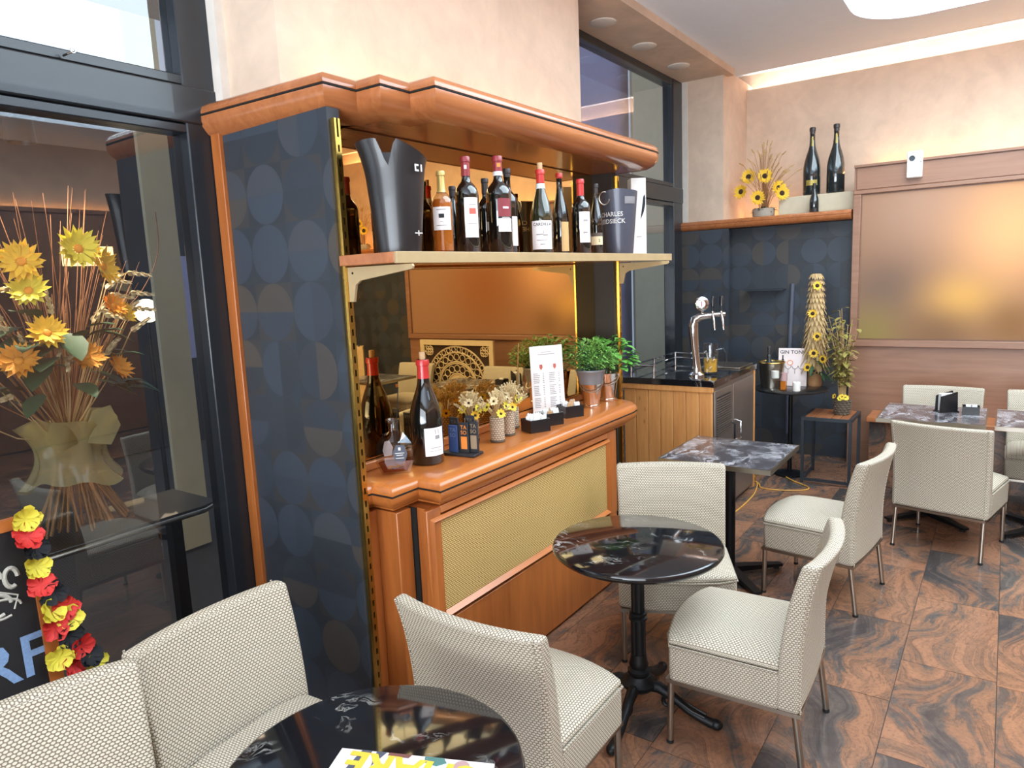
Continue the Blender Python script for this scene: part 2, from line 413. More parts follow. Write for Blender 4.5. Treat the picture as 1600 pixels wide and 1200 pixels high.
    def text(s, body, size, bend=None, align='CENTER', depth=0.0, bold=0.012):
        """lettering in the local XZ plane facing -Y; bend = radius wraps it round a vertical axis"""
        cu = bpy.data.curves.new('lettering', 'FONT'); cu.body = body; cu.size = size; cu.align_x = align; cu.align_y = 'CENTER'; cu.resolution_u = 2; cu.offset = size*bold
        o = bpy.data.objects.new('lettering', cu); COL.objects.link(o)
        dg = bpy.context.evaluated_depsgraph_get(); me = bpy.data.meshes.new_from_object(o.evaluated_get(dg))
        vs = []
        for w in me.vertices:
            if bend: a = w.co.x/bend; vs.append((bend*math.sin(a), -bend*math.cos(a), w.co.y))
            else: vs.append((w.co.x, -depth, w.co.y))
        fs = [tuple(p.vertices) for p in me.polygons]
        bpy.data.objects.remove(o); bpy.data.meshes.remove(me); bpy.data.curves.remove(cu)
        return s.add(vs, fs)
    def mesh(s, name, sharp=38.0, uv=False, flip=False):
        me = bpy.data.meshes.new(name); me.from_pydata(s.v, [], s.f); me.validate()
        bm = bmesh.new(); bm.from_mesh(me); bmesh.ops.remove_doubles(bm, verts=bm.verts, dist=1e-6)
        if not flip: bmesh.ops.recalc_face_normals(bm, faces=bm.faces)
        if uv:
            ly = bm.loops.layers.uv.new('UVMap')
            for fa in bm.faces:
                nn = fa.normal; ax = max(range(3), key=lambda i: abs(nn[i]))
                for lo in fa.loops:
                    c = lo.vert.co
                    lo[ly].uv = (c.y, c.z) if ax == 0 else (c.x, c.z) if ax == 1 else (c.x, c.y)
        bm.to_mesh(me); bm.free()
        for p in me.polygons: p.use_smooth = True
        me.set_sharp_from_angle(angle=math.radians(sharp))
        return me
    def build(s, name, mat, parent=None, bevel=0.0, seg=2, sharp=38.0, uv=False, label=None, flip=False):
        me = s.mesh(name, sharp, uv, flip); me.materials.append(M[mat])
        o = bpy.data.objects.new(name, me); COL.objects.link(o)
        if parent is not None: o.parent = parent
        if bevel:
            b = o.modifiers.new('bevel', 'BEVEL'); b.width = bevel; b.segments = seg; b.limit_method = 'ANGLE'; b.angle_limit = math.radians(40); b.harden_normals = False
        if label: o['label'] = label
        return o
def tag(o, label, cat, group=None, kind=None):
    o['label'] = label; o['category'] = cat
    if group: o['group'] = group
    if kind: o['kind'] = kind
    return o
def thing(name, label, cat, loc=(0, 0, 0), rz=0.0, group=None):
    o = bpy.data.objects.new(name, None); o.empty_display_size = 0.1; COL.objects.link(o)
    o.location = loc; o.rotation_euler = (0, 0, rz); return tag(o, label, cat, group)
def struct(o): o['kind'] = 'structure'; return o
def sempty(name): o = bpy.data.objects.new(name, None); COL.objects.link(o); return struct(o)
def copy_tree(o, parent=None):
    c = o.copy(); COL.objects.link(c); c.parent = parent
    for ch in list(o.children): copy_tree(ch, c)
    return c
def place(root, loc, rz, label, group=None):
    c = copy_tree(root); c.location = loc; c.rotation_euler = (0, 0, rz); c['label'] = label
    if group: c['group'] = group
    return c
def face_cam(x, y): return -math.atan2(x, y)      # turns local -Y towards the room's near end
# ================================================================ THE SETTING
YB, YN, XN, XB = 2.70, -4.2, -3.0, 7.52
# floor: grout bed and one polished granite tile after another
fl = struct(MB().box(XN, 7.7, YN, YB, -0.08, -0.003).build('floor', 'grout'))
TX, TY = 0.74, 0.358
tm = MB().box(0.0015, TX-0.0015, 0.0015, TY-0.0015, -0.012, 0.0).mesh('tile'); tm.materials.append(M['granite'])
j = 0; y = 0.31-13*TY+0.13
for j in range(19):
    y = 0.31-TY*12.6+0.6*TY+TY*j - 0.0
    x = 3.03-8*TX+(0.0 if j % 2 == 0 else TX*0.5)-0.4*(j % 3 == 1)
    while x < 6.8:
        if y+TY < YB+0.02 and y > YN-0.05:
            t = bpy.data.objects.new('tile', tm); t.location = (x, y, 0); t.parent = fl; COL.objects.link(t)
        x += TX
# ceiling with a rounded skylight opening and a stepped cove along the far wall
def rrect(x0, x1, y0, y1, r, n=8):
    P = []
    for cx, cy, a in ((x1-r, y1-r, 0), (x0+r, y1-r, PI/2), (x0+r, y0+r, PI), (x1-r, y0+r, 1.5*PI)):
        for k in range(n+1):
            b = a+PI/2*k/n; P.append((cx+r*math.cos(b), cy+r*math.sin(b)))
    return P
CZ = 3.62
SX0, SX1, SY0, SY1 = 1.6, 6.48, -3.0, 1.05
mb = MB(); inner = rrect(SX0, SX1, SY0, SY1, 0.45); ocx, ocy = (SX0+SX1)/2, (SY0+SY1)/2
outer = []
for px, py in inner:
    dx, dy = px-ocx, py-ocy; ts = []
    if dx > 1e-6: ts.append((7.15-ocx)/dx)
    if dx < -1e-6: ts.append((XN-ocx)/dx)
    if dy > 1e-6: ts.append((YB-ocy)/dy)
    if dy < -1e-6: ts.append((YN-ocy)/dy)
    t = min(ts); outer.append((ocx+dx*t, ocy+dy*t))
# snap the four outer corners
for cx, cy in ((7.15, YB), (XN, YB), (XN, YN), (7.15, YN)):
    k = min(range(len(outer)), key=lambda i: (outer[i][0]-cx)**2+(outer[i][1]-cy)**2); outer[k] = (cx, cy)
n = len(inner)
vs = [(x, y, CZ) for x, y in inner]+[(x, y, CZ) for x, y in outer]+[(x, y, CZ+0.14) for x, y in outer]+[(x, y, CZ+0.30) for x, y in inner]
fs = []
for i in range(n):
    k = (i+1) % n
    fs += [(i, k, n+k, n+i), (n+i, n+k, 2*n+k, 2*n+i), (3*n+i, 3*n+k, k, i)]
mb.add(vs, fs)
mb.box(7.15, 7.75, YN, YB, CZ+0.12, CZ+0.2)
mb.box(7.15, 7.17, YN, YB, CZ, CZ+0.13)
ceil = struct(mb.build('ceiling', 'ceiling_paint'))
struct(MB().prism(rrect(SX0-.02, SX1+.02, SY0-.02, SY1+.02, 0.46), CZ+0.30, CZ+0.32).build('window_4', 'sky_pane'))['label'] = 'bright rounded ceiling skylight'
# walls
struct(MB().box(XB, XB+0.08, YN, 2.26, 0, 3.55).box(XB+0.19, XB+0.23, YN, YB, 0, CZ+0.2).build('wall_back', 'plaster'))
struct(MB().box(XB+0.10, XB+0.16, YN+0.1, 2.2, 3.46, 3.50).build('trim_1', 'led_cove'))['label'] = 'cove light strip'
struct(MB().box(6.80, XB+0.2, 2.255, 2.82, 0, CZ).build('wall_pier', 'plaster'))
struct(MB().box(1.81, 4.13, 2.285, 2.82, 0, CZ).build('wall_niche', 'plaster'))
sf = struct(MB().box(4.13, 6.90, 2.185, 2.82, 3.56, CZ).build('ceiling_soffit', 'plaster'))
for x, y in ((4.814, 2.465), (5.517, 2.465), (6.233, 2.465)):
    d = MB().at((x, y, 0)).lathe([(0, 3.548), (0.085, 3.548), (0.095, 3.553), (0.097, 3.5605)], 28).build('downlight', 'white_paint', sf)
    d['label'] = 'round white recessed downlight, switched off'
struct(MB().box(XN, 7.7, YN-0.1, YN, 0, CZ+0.2).build('wall_opposite', 'plaster'))
po = struct(MB().box(XN, 6.9, YN, YN+0.10, 0, 2.83).build('wall_panelling_opposite', 'panel_wood'))
MB().box(XN, 6.9, YN+0.10, YN+0.13, 2.80, 2.85).build('cap', 'panel_wood', po)
st = struct(MB().box(-2.5, 6.5, YN+0.03, YN+0.06, 2.832, 2.846).build('trim_10', 'led_warm')); st['label'] = 'warm light strip on the opposite panelling'
w = struct(MB().box(XN-0.1, XN, YN, -2.7, 0, CZ+0.2).box(XN-0.1, XN, 2.0, YB+0.1, 0, CZ+0.2).box(XN-0.1, XN, -2.7, 2.0, 0, 0.4).box(XN-0.1, XN, -2.7, 2.0, 3.05, CZ+0.2).build('wall_front', 'plaster'))
w3 = sempty('window_3')
fr = MB()
for yy in (-2.7, -1.15, 0.38, 1.94): fr.box(XN-0.08, XN-0.02, yy, yy+0.06, 0.4, 3.05)
fr.box(XN-0.08, XN-0.02, -2.7, 2.0, 0.4, 0.46).box(XN-0.08, XN-0.02, -2.7, 2.0, 2.99, 3.05).build('frame', 'frame_black', w3)
# ceiling lamps over the near tables (warm, on)
for k, (x, y) in enumerate(((0.6, 1.35), (-0.6, 1.35), (0.9, -3.5))):
    o = MB().at((x, y, 0)).lathe([(0.0, CZ-0.012), (0.06, CZ-0.012), (0.085, CZ-0.006), (0.09, CZ)], 24).build('downlight', 'spot_lens_on', ceil)

# ---------------------------------------------------------------- glazed shop windows along the street wall
def window(name, x0, x1, posts, label):
    w = sempty(name); w['label'] = label
    for a, b in posts: MB().box(a, b, 2.655, 2.765, 0, 3.56).build('post', 'frame_black', w, 0.006)
    MB().box(x0, x1, 2.66, 2.76, 2.575, 2.612).build('transom_bead', 'frame_black', w, 0.004)
    MB().box(x0, x1, 2.648, 2.77, 2.432, 2.572).build('transom', 'frame_black', w, 0.006)
    MB().box(x0, x1, 2.66, 2.76, 2.395, 2.429).build('transom_bead', 'frame_black', w, 0.004)
    MB().box(x0, x1, 2.66, 2.76, 3.50, 3.56).build('head', 'frame_black', w, 0.004)
    MB().box(x0, x1, 2.66, 2.76, 0.0, 0.07).build('sill', 'frame_black', w, 0.004)
    ps = [x0]+[q for p in posts for q in p]+[x1]
    edges = sorted(posts)
    for i in range(len(edges)-1):
        a, b = edges[i][1], edges[i+1][0]
        MB().box(a, b, 2.708, 2.714, 0.07, 2.395).build('pane', 'pane_glass', w)
        MB().box(a, b, 2.708, 2.714, 2.612, 3.50).build('pane', 'pane_glass', w)
    return w
w1 = window('window_1', -3.0, 1.80, [(-3.0, -2.93), (-0.9, -0.84), (1.64, 1.80)], 'dark framed shop window with transom')
hk = MB().tube([(1.215, 2.648, 2.585), (1.215, 2.615, 2.585), (1.228, 2.607, 2.592)], 0.0035, 6).tube([(1.228+0.008*math.cos(t), 2.605, 2.596+0.008*math.sin(t)) for t in [k*PI/4 for k in range(9)]], 0.002, 5).build('hook', 'steel', w1)
window('window_2', 4.13, 6.80, [(4.13, 4.19), (6.58, 6.80)], 'dark framed window beside the beer counter')
struct(MB().box(1.775, 1.818, 2.60, 2.66, 2.52, CZ).build('trim_2', 'white_paint'))
struct(MB().box(6.795, 6.835, 2.60, 2.66, 2.25, 3.56).build('trim_3', 'white_paint'))
# the street outside
struct(MB().box(-6, 14, 2.82, 9.0, -0.1, -0.02).build('floor_street', 'street_floor'))
fc = struct(MB().box(-6, 14, 8.0, 8.3, 0, 3.9).build('wall_street', 'facade_dark'))
fc['label'] = 'dark facade across the street'
for x, z, w_, h in ((1.0, 1.9, 0.5, 0.25), (3.4, 2.1, 0.5, 0.2), (4.6, 1.0, 0.7, 1.2), (0.2, 0.9, 0.5, 1.2), (9.5, 1.2, 1.0, 1.6), (12, 1.2, 0.8, 1.6)):
    o = MB().box(x, x+w_, 7.95, 8.0, z, z+h).build('shop_window', 'small_lamp' if h < 0.5 else 'lavender', fc)
for nm, x0, x1 in (('wall_street_pier', 2.49, 2.695), ('wall_street_pier', 9.85, 11.7)):
    struct(MB().box(x0, x1, 4.6, 4.635, 0, 5.5).build(nm, 'street_plaster'))
struct(MB().box(8.6, 10.1, 4.78, 4.82, 0, 5.0).build('wall_street_panel', 'lavender'))
struct(MB().box(-4, 3.6, 3.3, 4.0, 3.30, 3.36).build('trim_4', 'awning'))['label'] = 'awning edge over the street'
sp = thing('added_spotlight', 'small added spotlight, unseen above the window, brightening the display', 'spotlight', (1.15, 2.90, 2.36))  # unseen lamp added to light the bouquet and the street pier
MB().lathe([(0.02, 0.06), (0.045, 0.05), (0.05, -0.03), (0.046, -0.03), (0.04, 0.0), (0, 0.0)], 20).build('housing', 'black_metal', sp)
MB().box(-0.02, 0.02, -0.14, 0.02, 0.05, 0.07).build('arm', 'black_metal', sp)
sl = bpy.data.lights.new('added_spot_beam', 'SPOT'); sl.energy = 90; sl.color = (1.0, 0.86, 0.66); sl.spot_size = 2.2; sl.spot_blend = 0.8; sl.shadow_soft_size = 0.04
so = bpy.data.objects.new('added_spot_beam', sl); so.location = (0, 0, -0.04); so.rotation_euler = (0.12, 0.05, 0); so.parent = sp; COL.objects.link(so)
g = thing('street_lamp', 'glowing globe lamp on a dark post outside the shop window', 'lamp', (2.66, 5.05, 0))
MB().ball((0, 0, 1.66), 0.085, seg=20, rings=12).build('globe', 'globe_lamp', g)
MB().lathe([(0.10, -0.02), (0.10, 0.02), (0.018, 0.05), (0.015, 1.57), (0.03, 1.58)], 14).build('post', 'black_metal', g)

# ---------------------------------------------------------------- wall niche: papered cheek, mirror, canopy
ck = struct(MB().box(1.752, 1.81, 1.978, 2.595, 0, 2.40).build('wall_niche_cheek', 'wallpaper')); ck['label'] = 'navy wallpaper with overlapping circles'
struct(MB().box(1.735, 1.80, 2.595, 2.652, 0, 2.40).build('trim_5', 'cherry_v', bevel=0.004))
struct(MB().box(3.93, 3.985, 1.978, 2.285, 0, 2.40).build('wall_niche_cheek', 'niche_dark'))
struct(MB().box(1.81, 3.93, 2.125, 2.285, 0.0, 2.40).build('wall_niche_back', 'niche_dark'))
mi = MB().box(1.812, 3.928, 2.112, 2.125, 1.07, 2.375).build('wall_mirror', 'mirror'); tag(mi, 'bronze tinted mirror filling the back of the drinks niche', 'mirror')
def rail(name, x, y0, y1, z0, z1, label):
    """slotted shelf upright: two flanges joined by bridges, slots left open over a dark core"""
    r = thing(name, label, 'shelf rail', (x, (y0+y1)/2, z0))
    h = z1-z0; m = MB(); w = 0.013
    m.box(-w, -0.004, -0.012, 0.010, 0, h).box(0.004, w, -0.012, 0.010, 0, h)
    z = 0.0
    while z < h-0.05: m.box(-0.004, 0.004, -0.012, 0.010, z, z+0.026); z += 0.05
    m.build('upright', 'brass', r)
    MB().box(-0.0038, 0.0038, -0.004, 0.008, 0, h).build('slot_core', 'dark_slot', r)
    return r
rail('shelf_rail', 1.776, 1.955, 1.977, 0.02, 2.36, 'slotted brass shelf rail on the edge of the circle wallpaper')
rail('shelf_rail', 3.966, 1.955, 1.977, 0.02, 2.36, 'slotted brass shelf rail at the far end of the bar')

CAN = [(4.11, 2.28), (4.11, 1.83), (4.09, 1.765), (4.045, 1.725), (3.98, 1.713), (2.03, 1.713), (2.03, 1.835), (1.878, 1.835), (1.878, 1.955), (1.725, 1.955), (1.700, 2.69)]
PR = [(-0.075, 2.520), (-0.03, 2.516), (-0.008, 2.502), (0.0, 2.484), (0.0, 2.475), (-0.005, 2.473), (-0.005, 2.467), (0.0, 2.465), (0.0, 2.445), (-0.008, 2.425), (-0.028, 2.400), (-0.06, 2.384), (-0.10, 2.378)]
cn = thing('canopy', 'stepped cherry wood canopy with bullnose edge above the drinks niche', 'canopy', (0, 0, 0))
m = MB(); top, bot = m.sweep(CAN, PR)
m.build('moulding', 'canopy_wood', cn, sharp=50)
m = MB(); m.sweep(CAN, [(-0.006, 2.4735), (0.0008, 2.4728), (0.0008, 2.4672), (-0.006, 2.4665)]); m.build('groove_shade', 'dark_slot', cn, label='thin dark strip painting the shade in the groove')  # shade of the canopy groove, put in as a dark strip
m = MB(); tp = [(p[0], p[1]) for p in top]+[(1.81, 2.69), (1.81, 2.282)]
m.prism(list(reversed([(p[0], p[1]) for p in top]+[(1.80, 2.69), (1.80, 2.282)])), 2.500, 2.519); m.build('top_board', 'canopy_wood', cn)
m = MB(); m.prism(list(reversed([(p[0], p[1]) for p in bot]+[(1.80, 2.69), (1.80, 2.282)])), 2.3795, 2.397); m.build('soffit_board', 'canopy_wood', cn)
MB().box(1.95, 4.0, 2.19, 2.21, 2.521, 2.535).build('light_strip', 'led_warm', cn)

# ---------------------------------------------------------------- bar counter under the mirror
bar = thing('bar_counter', 'cherry wood bar counter with stepped moulded top and cane panel front', 'bar counter', (0, 0, 0))
CTR = [(4.00, 2.11), (3.985, 1.962), (3.90, 1.955), (3.86, 1.935), (3.84, 1.90), (3.832, 1.85), (3.80, 1.78), (3.74, 1.742), (3.66, 1.733), (1.954, 1.733), (1.954, 1.848), (1.812, 1.848), (1.812, 1.957), (1.765, 1.957)]
CTR = [(3.92, 2.11), (3.92, 1.957), (3.84, 1.957), (3.84, 1.88), (3.80, 1.79), (3.74, 1.745), (3.66, 1.733), (1.954, 1.733), (1.954, 1.848), (1.812, 1.848), (1.812, 1.957), (1.792, 1.957)]
PC = [(-0.07, 1.030), (-0.03, 1.028), (-0.010, 1.018), (-0.001, 1.002), (0.0, 0.989), (-0.004, 0.987), (-0.004, 0.982), (0.0, 0.980), (-0.002, 0.962), (-0.016, 0.940), (-0.036, 0.926), (-0.05, 0.922), (-0.052, 0.912), (-0.075, 0.905)]
m = MB(); top, bot = m.sweep(CTR, PC); m.build('moulding', 'cherry', bar, sharp=50)
m = MB(); m.sweep(CTR, [(-0.006, 0.9872), (0.0008, 0.9866), (0.0008, 0.9824), (-0.006, 0.9818)]); m.build('groove_shade', 'dark_slot', bar, label='thin dark strip painting the shade in the groove')  # dark strip stands in for the shade inside the counter groove
m = MB(); m.prism(list(reversed([(p[0], p[1]) for p in top]+[(1.792, 2.11)])), 1.005, 1.0295); m.build('worktop', 'cherry', bar)
MB().box(1.812, 3.92, 2.085, 2.110, 1.030, 1.068).build('back_ledge', 'cherry', bar, 0.006)
MB().box(1.792, 1.862, 1.99, 2.11, 0.0, 0.905).build('pilaster', 'cherry_v', bar, 0.004)
MB().box(1.862, 1.942, 1.882, 2.11, 0.0, 0.905).build('pilaster', 'cherry_v', bar, 0.004)
MB().box(1.945, 1.952, 1.86, 1.90, 0.0, 0.905).build('shadow_gap', 'dark_slot', bar)
F0 = 1.795
MB().box(1.952, 3.535, F0+0.02, 2.11, 0.0, 0.905).build('carcass', 'cherry_v', bar)
MB().box(1.935, 3.54, F0-0.004, F0+0.02, 0.02, 0.42).build('base_panel', 'cherry_v', bar, 0.003)
MB().box(1.93, 2.012, F0-0.006, F0+0.02, 0.42, 0.905).build('stile', 'cherry_v', bar, 0.004)
MB().box(3.44, 3.545, F0-0.006, F0+0.02, 0.42, 0.905).build('stile', 'cherry_v', bar, 0.004)
MB().box(2.012, 3.44, F0-0.006, F0+0.02, 0.875, 0.905).build('rail', 'cherry', bar, 0.003)
# mitred beads round the cane
bead = [(0, 0), (0.014, 0.010), (0.028, -0.002)]
x0, x1, z0, z1 = 1.945, 3.455, 0.435, 0.868
def beadstrip(a, b, nrm):
    m = MB(); m.add([(a[0], F0-0.006, a[1]), (b[0], F0-0.006, b[1]), (a[0]+nrm[0][0]*0.012, F0-0.020, a[1]+nrm[0][1]*0.012), (b[0]+nrm[1][0]*0.012, F0-0.020, b[1]+nrm[1][1]*0.012),
           (a[0]+nrm[0][0]*0.032, F0+0.002, a[1]+nrm[0][1]*0.032), (b[0]+nrm[1][0]*0.032, F0+0.002, b[1]+nrm[1][1]*0.032)], [(0, 1, 3, 2), (2, 3, 5, 4), (0, 2, 4), (1, 5, 3), (0, 4, 5, 1)])
    return m
beadstrip((x0, z0), (x1, z0), ((1, 1), (-1, 1))).build('bead', 'cherry', bar)
beadstrip((x0, z1), (x1, z1), ((1, -1), (-1, -1))).build('bead', 'cherry', bar)
beadstrip((x0, z0), (x0, z1), ((1, 1), (1, -1))).build('bead', 'cherry_v', bar)
beadstrip((x1, z0), (x1, z1), ((-1, 1), (-1, -1))).build('bead', 'cherry_v', bar)
MB().box(x0+0.03, x1-0.03, F0-0.001, F0+0.012, z0+0.03, z1-0.03).build('cane_panel', 'cane', bar, uv=True, label='woven golden cane panel')

# ---------------------------------------------------------------- bottle shelf on brackets
sh = thing('bottle_shelf', 'long wooden bottle shelf on brass brackets in front of the mirror', 'shelf', (0, 0, 0))
MB().box(1.735, 4.10, 1.685, 1.952, 1.848, 1.885).build('board', 'canopy_wood', sh, 0.002)
MB().box(1.737, 4.102, 1.672, 1.686, 1.846, 1.886).build('edge_strip', 'bracket', sh, 0.002, label='pale metal front edge strip')
for x in (1.776, 3.966):
    m = MB(); P = [(1.953, 1.843), (1.64, 1.843), (1.635, 1.835), (1.64, 1.826), (1.89, 1.795), (1.915, 1.78), (1.93, 1.72), (1.953, 1.72)]
    vs = [(x-0.005, a, b) for a, b in P]+[(x+0.005, a, b) for a, b in P]; k = len(P)
    m.add(vs, [tuple(range(k)), tuple(reversed(range(k, 2*k)))]+[(i, k+i, k+(i+1) % k, (i+1) % k) for i in range(k)])
    b = m.build('bracket', 'bracket', sh)
    MB().at((x-0.006, 1.927, 1.822), ry=PI/2).cyl(0.004, -0.001, 0.0015, 10).build('bolt', 'dark_slot', b)

# ---------------------------------------------------------------- far wall: papered section with shelf, wood panelling
XF = 6.80
struct(MB().box(XF-0.03, XF+0.02, 2.19, 2.66, 0, 2.16).build('wall_paper_pier', 'wallpaper'))
struct(MB().box(XF+0.14, XF+0.19, 1.12, 2.255, 0, 2.16).build('wall_paper_recess', 'wallpaper'))
struct(MB().box(XF-0.045, XF-0.005, 2.66, 2.70, 0, 2.16).build('trim_6', 'cherry_v', bevel=0.003))
struct(MB().box(XF+0.14, XF+0.19, -3.95, -2.19, 0, 2.16).build('wall_paper_far', 'wallpaper'))
def shelf_top(y0, y1, label):
    s = thing('wall_ledge', label, 'ledge', (0, 0, 0)); m = MB()
    P = [(-0.02, 2.245), (0.0, 2.232), (0.002, 2.214), (-0.003, 2.211), (0.002, 2.208), (0.0, 2.185), (-0.015, 2.165), (-0.04, 2.16)]
    m.sweep([(XF-0.05, y1), (XF-0.05, y0)], [(-o, z) for o, z in P])
    m.build('moulding', 'canopy_wood', s, sharp=50)
    MB().box(XF-0.03, XB-0.002 if y1 < 2 else XF-0.0, y0, y1, 2.20, 2.245).build('board', 'cherry_y', s) if y1 < 2 else MB().box(XF-0.03, XF, y0, y1, 2.20, 2.244).box(XF, XB-0.002, y0, 2.25, 2.20, 2.244).build('board', 'cherry_y', s)
    return s
shelf_top(1.13, 2.70, 'cherry wood ledge over the wallpaper, carrying the sunflowers and tall bottles')
shelf_top(-3.95, -2.19, 'cherry wood ledge in the far right corner of the room')
wp = struct(MB().box(XF, XF+0.62, -2.18, 1.12, 0.0, 2.585).build('wall_panelling', 'panel_wood'))
MB().box(XF-0.03, XF, -2.18, 1.12, 2.585, 2.605).build('cap', 'panel_wood', wp)
MB().box(XF+0.60, XF+0.64, -2.18, 1.12, 2.585, 2.62).build('cap', 'panel_wood', wp)
MB().box(XF-0.012, XF, -2.16, 1.10, 2.40, 2.58).build('board', 'panel_wood', wp, 0.003)
MB().box(XF-0.03, XF, -2.18, 1.12, 2.36, 2.395).build('moulding', 'panel_wood', wp, 0.006)
MB().box(XF-0.03, XF, -2.18, 1.12, 1.06, 1.12).build('moulding', 'panel_wood', wp, 0.006)
for yy in (-2.18, 1.06): MB().box(XF-0.028, XF, yy, yy+0.06, 1.12, 2.36).build('stile', 'panel_wood', wp, 0.004)
st = struct(MB().box(XF+0.61, XF+0.635, -2.1, 1.05, 2.62, 2.64).build('trim_7', 'led_rail')); st['label'] = 'warm light strip on the panelling'
st = struct(MB().box(XF+0.50, XF+0.54, -3.9, -2.25, 2.248, 2.262).build('trim_8', 'led_warm')); st['label'] = 'warm light strip on the corner ledge'
st = struct(MB().box(XB-0.16, XB-0.13, 1.82, 2.22, 2.246, 2.262).build('trim_9', 'led_rail')); st['label'] = 'warm light strip on the ledge'
pc = thing('wall_picture', 'large soft brown and amber picture on the far panelled wall', 'picture', (0, 0, 0))
MB().box(XF-0.012, XF-0.001, -2.10, 1.05, 1.13, 2.35).build('print', 'soft_print', pc)
bs = thing('wall_bench', 'low stone plinth bench with wooden top along the far wall', 'bench', (0, 0, 0))
MB().box(6.50, XF-0.002, -2.15, 0.90, 0.0, 0.46).build('plinth', 'granite', bs)
MB().box(6.44, XF-0.002, -2.15, 0.92, 0.46, 0.50).build('top', 'cherry_y', bs, 0.006)
# ================================================================ BEER COUNTER CABINET
cab = thing('beer_cabinet', 'pine clad beer counter with black top and grey steel door side', 'cabinet', (0, 0, 0))
CX0, CX1, CY0, CY1 = 4.685, 5.65, 1.625, 2.28
MB().box(CX0, CX1, CY0, CY1, 0.04, 0.985).build('body', 'cabinet_steel', cab, 0.003)
MB().box(CX0+0.03, CX1-0.03, CY0+0.03, CY1-0.03, 0.0, 0.04).build('plinth', 'black_metal', cab)
np_ = 7; pw = (CY1-CY0+0.01)/np_
for k in range(np_):
    MB().box(CX0-0.016, CX0, CY0-0.005+k*pw+0.0015, CY0-0.005+(k+1)*pw-0.0015, 0.02, 0.945).build('plank', 'pine', cab, 0.003)
MB().box(CX0-0.026, CX0, CY0-0.012, CY1+0.01, 0.945, 0.985).build('top_rail', 'pine', cab, 0.004)
MB().box(CX1-0.02, CX1, CY0-0.014, CY0, 0.02, 0.985).build('edge_post', 'pine', cab, 0.003)
MB().box(CX0-0.03, CX1+0.01, CY0-0.022, CY1+0.02, 0.985, 1.030).build('worktop', 'marble_black', cab, 0.003)
d = MB().box(CX0+0.42, CX1-0.04, CY0-0.012, CY0, 0.06, 0.95).build('door', 'cabinet_steel', cab, 0.003)
MB().tube([(5.16, CY0-0.012, 0.52), (5.16, CY0-0.05, 0.53), (5.16, CY0-0.05, 0.66), (5.16, CY0-0.012, 0.67)], 0.008, 8).build('handle', 'chrome', d)
d2 = MB().box(CX0+0.02, CX0+0.405, CY0-0.012, CY0, 0.06, 0.95).build('door', 'cabinet_steel', cab, 0.003)
MB().tube([(5.05, CY0-0.012, 0.50), (5.05, CY0-0.04, 0.51), (5.05, CY0-0.04, 0.66), (5.05, CY0-0.012, 0.67)], 0.007, 8).build('handle', 'black_metal', d2)
vt = MB().box(CX0+0.05, CX0+0.36, CY0-0.0135, CY0-0.012, 0.62, 0.90).build('vent', 'black_metal', cab)
for k in range(16):
    MB().box(CX0+0.052, CX0+0.358, CY0-0.020, CY0-0.013, 0.627+k*0.017, 0.636+k*0.017).build('slat', 'cabinet_steel', vt)
rl = MB()
for pts in ([(CX0+0.06, CY1-0.02), (CX1-0.05, CY1-0.02), (CX1-0.05, CY0+0.35)], ):
    for zz in (1.105, 1.065): rl.tube([(a, b, zz) for a, b in pts], 0.006, 8)
    rl.tube([(CX0+0.06, CY1-0.02, 1.105), (CX0+0.06, CY1-0.20, 1.105)], 0.006, 8)
rl.build('railing', 'chrome', cab)
for a, b in ((CX0+0.06, CY1-0.02), (CX0+0.06, CY1-0.2), (CX0+0.48, CY1-0.02), (CX1-0.05, CY1-0.02), (CX1-0.05, CY0+0.36)):
    MB().at((a, b, 0)).cyl(0.009, 1.028, 1.112, 10).build('railing_post', 'chrome', cab)
MB().box(CX1-0.36, CX1-0.02, CY0+0.0, CY0+0.30, 1.0302, 1.040).build('drip_tray', 'steel', cab, 0.003)
# beer tap column
tp = thing('beer_tap', 'chrome beer tap column with round badge and two black handles', 'beer tap', (4.86, 1.80, 1.0305), face_cam(4.86, 1.80))
m = MB(); m.lathe([(0.055, 0.0), (0.055, 0.012), (0.035, 0.03), (0.033, 0.06)], 20); m.build('base', 'chrome', tp)
m = MB(); m.tube([(0, 0, 0.05), (-0.01, 0, 0.15), (-0.02, 0, 0.28), (-0.025, 0, 0.36), (-0.012, 0, 0.405), (0.03, 0, 0.425), (0.10, 0, 0.43)], [0.030, 0.030, 0.034, 0.038, 0.034, 0.026, 0.020], 16); m.build('column', 'chrome', tp)
m = MB(); m.tube([(0.02, 0, 0.432), (0.14, 0, 0.436), (0.19, 0.02, 0.436)], 0.016, 10); m.build('arm', 'chrome', tp)
for k, (x, y) in enumerate(((0.11, -0.01), (0.17, 0.0))):
    s = MB().at((x, y, 0.43)).tube([(0, 0, 0.03), (0, 0, 0.0), (0.006, -0.02, -0.03), (0.014, -0.03, -0.10)], [0.010, 0.011, 0.010, 0.006], 10).build('spout', 'chrome', tp)
    MB().at((x, y, 0.46)).lathe([(0.005, 0.0), (0.006, 0.03), (0.014, 0.035), (0.015, 0.09), (0.011, 0.105), (0, 0.107)], 14).build('handle', 'black_plastic', s)
b = MB().at((0.035, -0.012, 0.515), rx=PI/2).lathe([(0, 0.0), (0.045, 0.0), (0.050, 0.006), (0.050, 0.018), (0.040, 0.022), (0, 0.022)], 24).build('badge', 'chrome', tp)
MB().at((0.035, -0.0345, 0.515), rx=PI/2).lathe([(0, 0), (0.026, 0), (0.026, 0.001), (0, 0.001)], 20).build('badge_face', 'paper', b)
MB().at((0.035, -0.036, 0.515)).box(-0.003, 0.003, 0, 0.0005, -0.018, 0.018).build('badge_mark', 'ink_red', b)
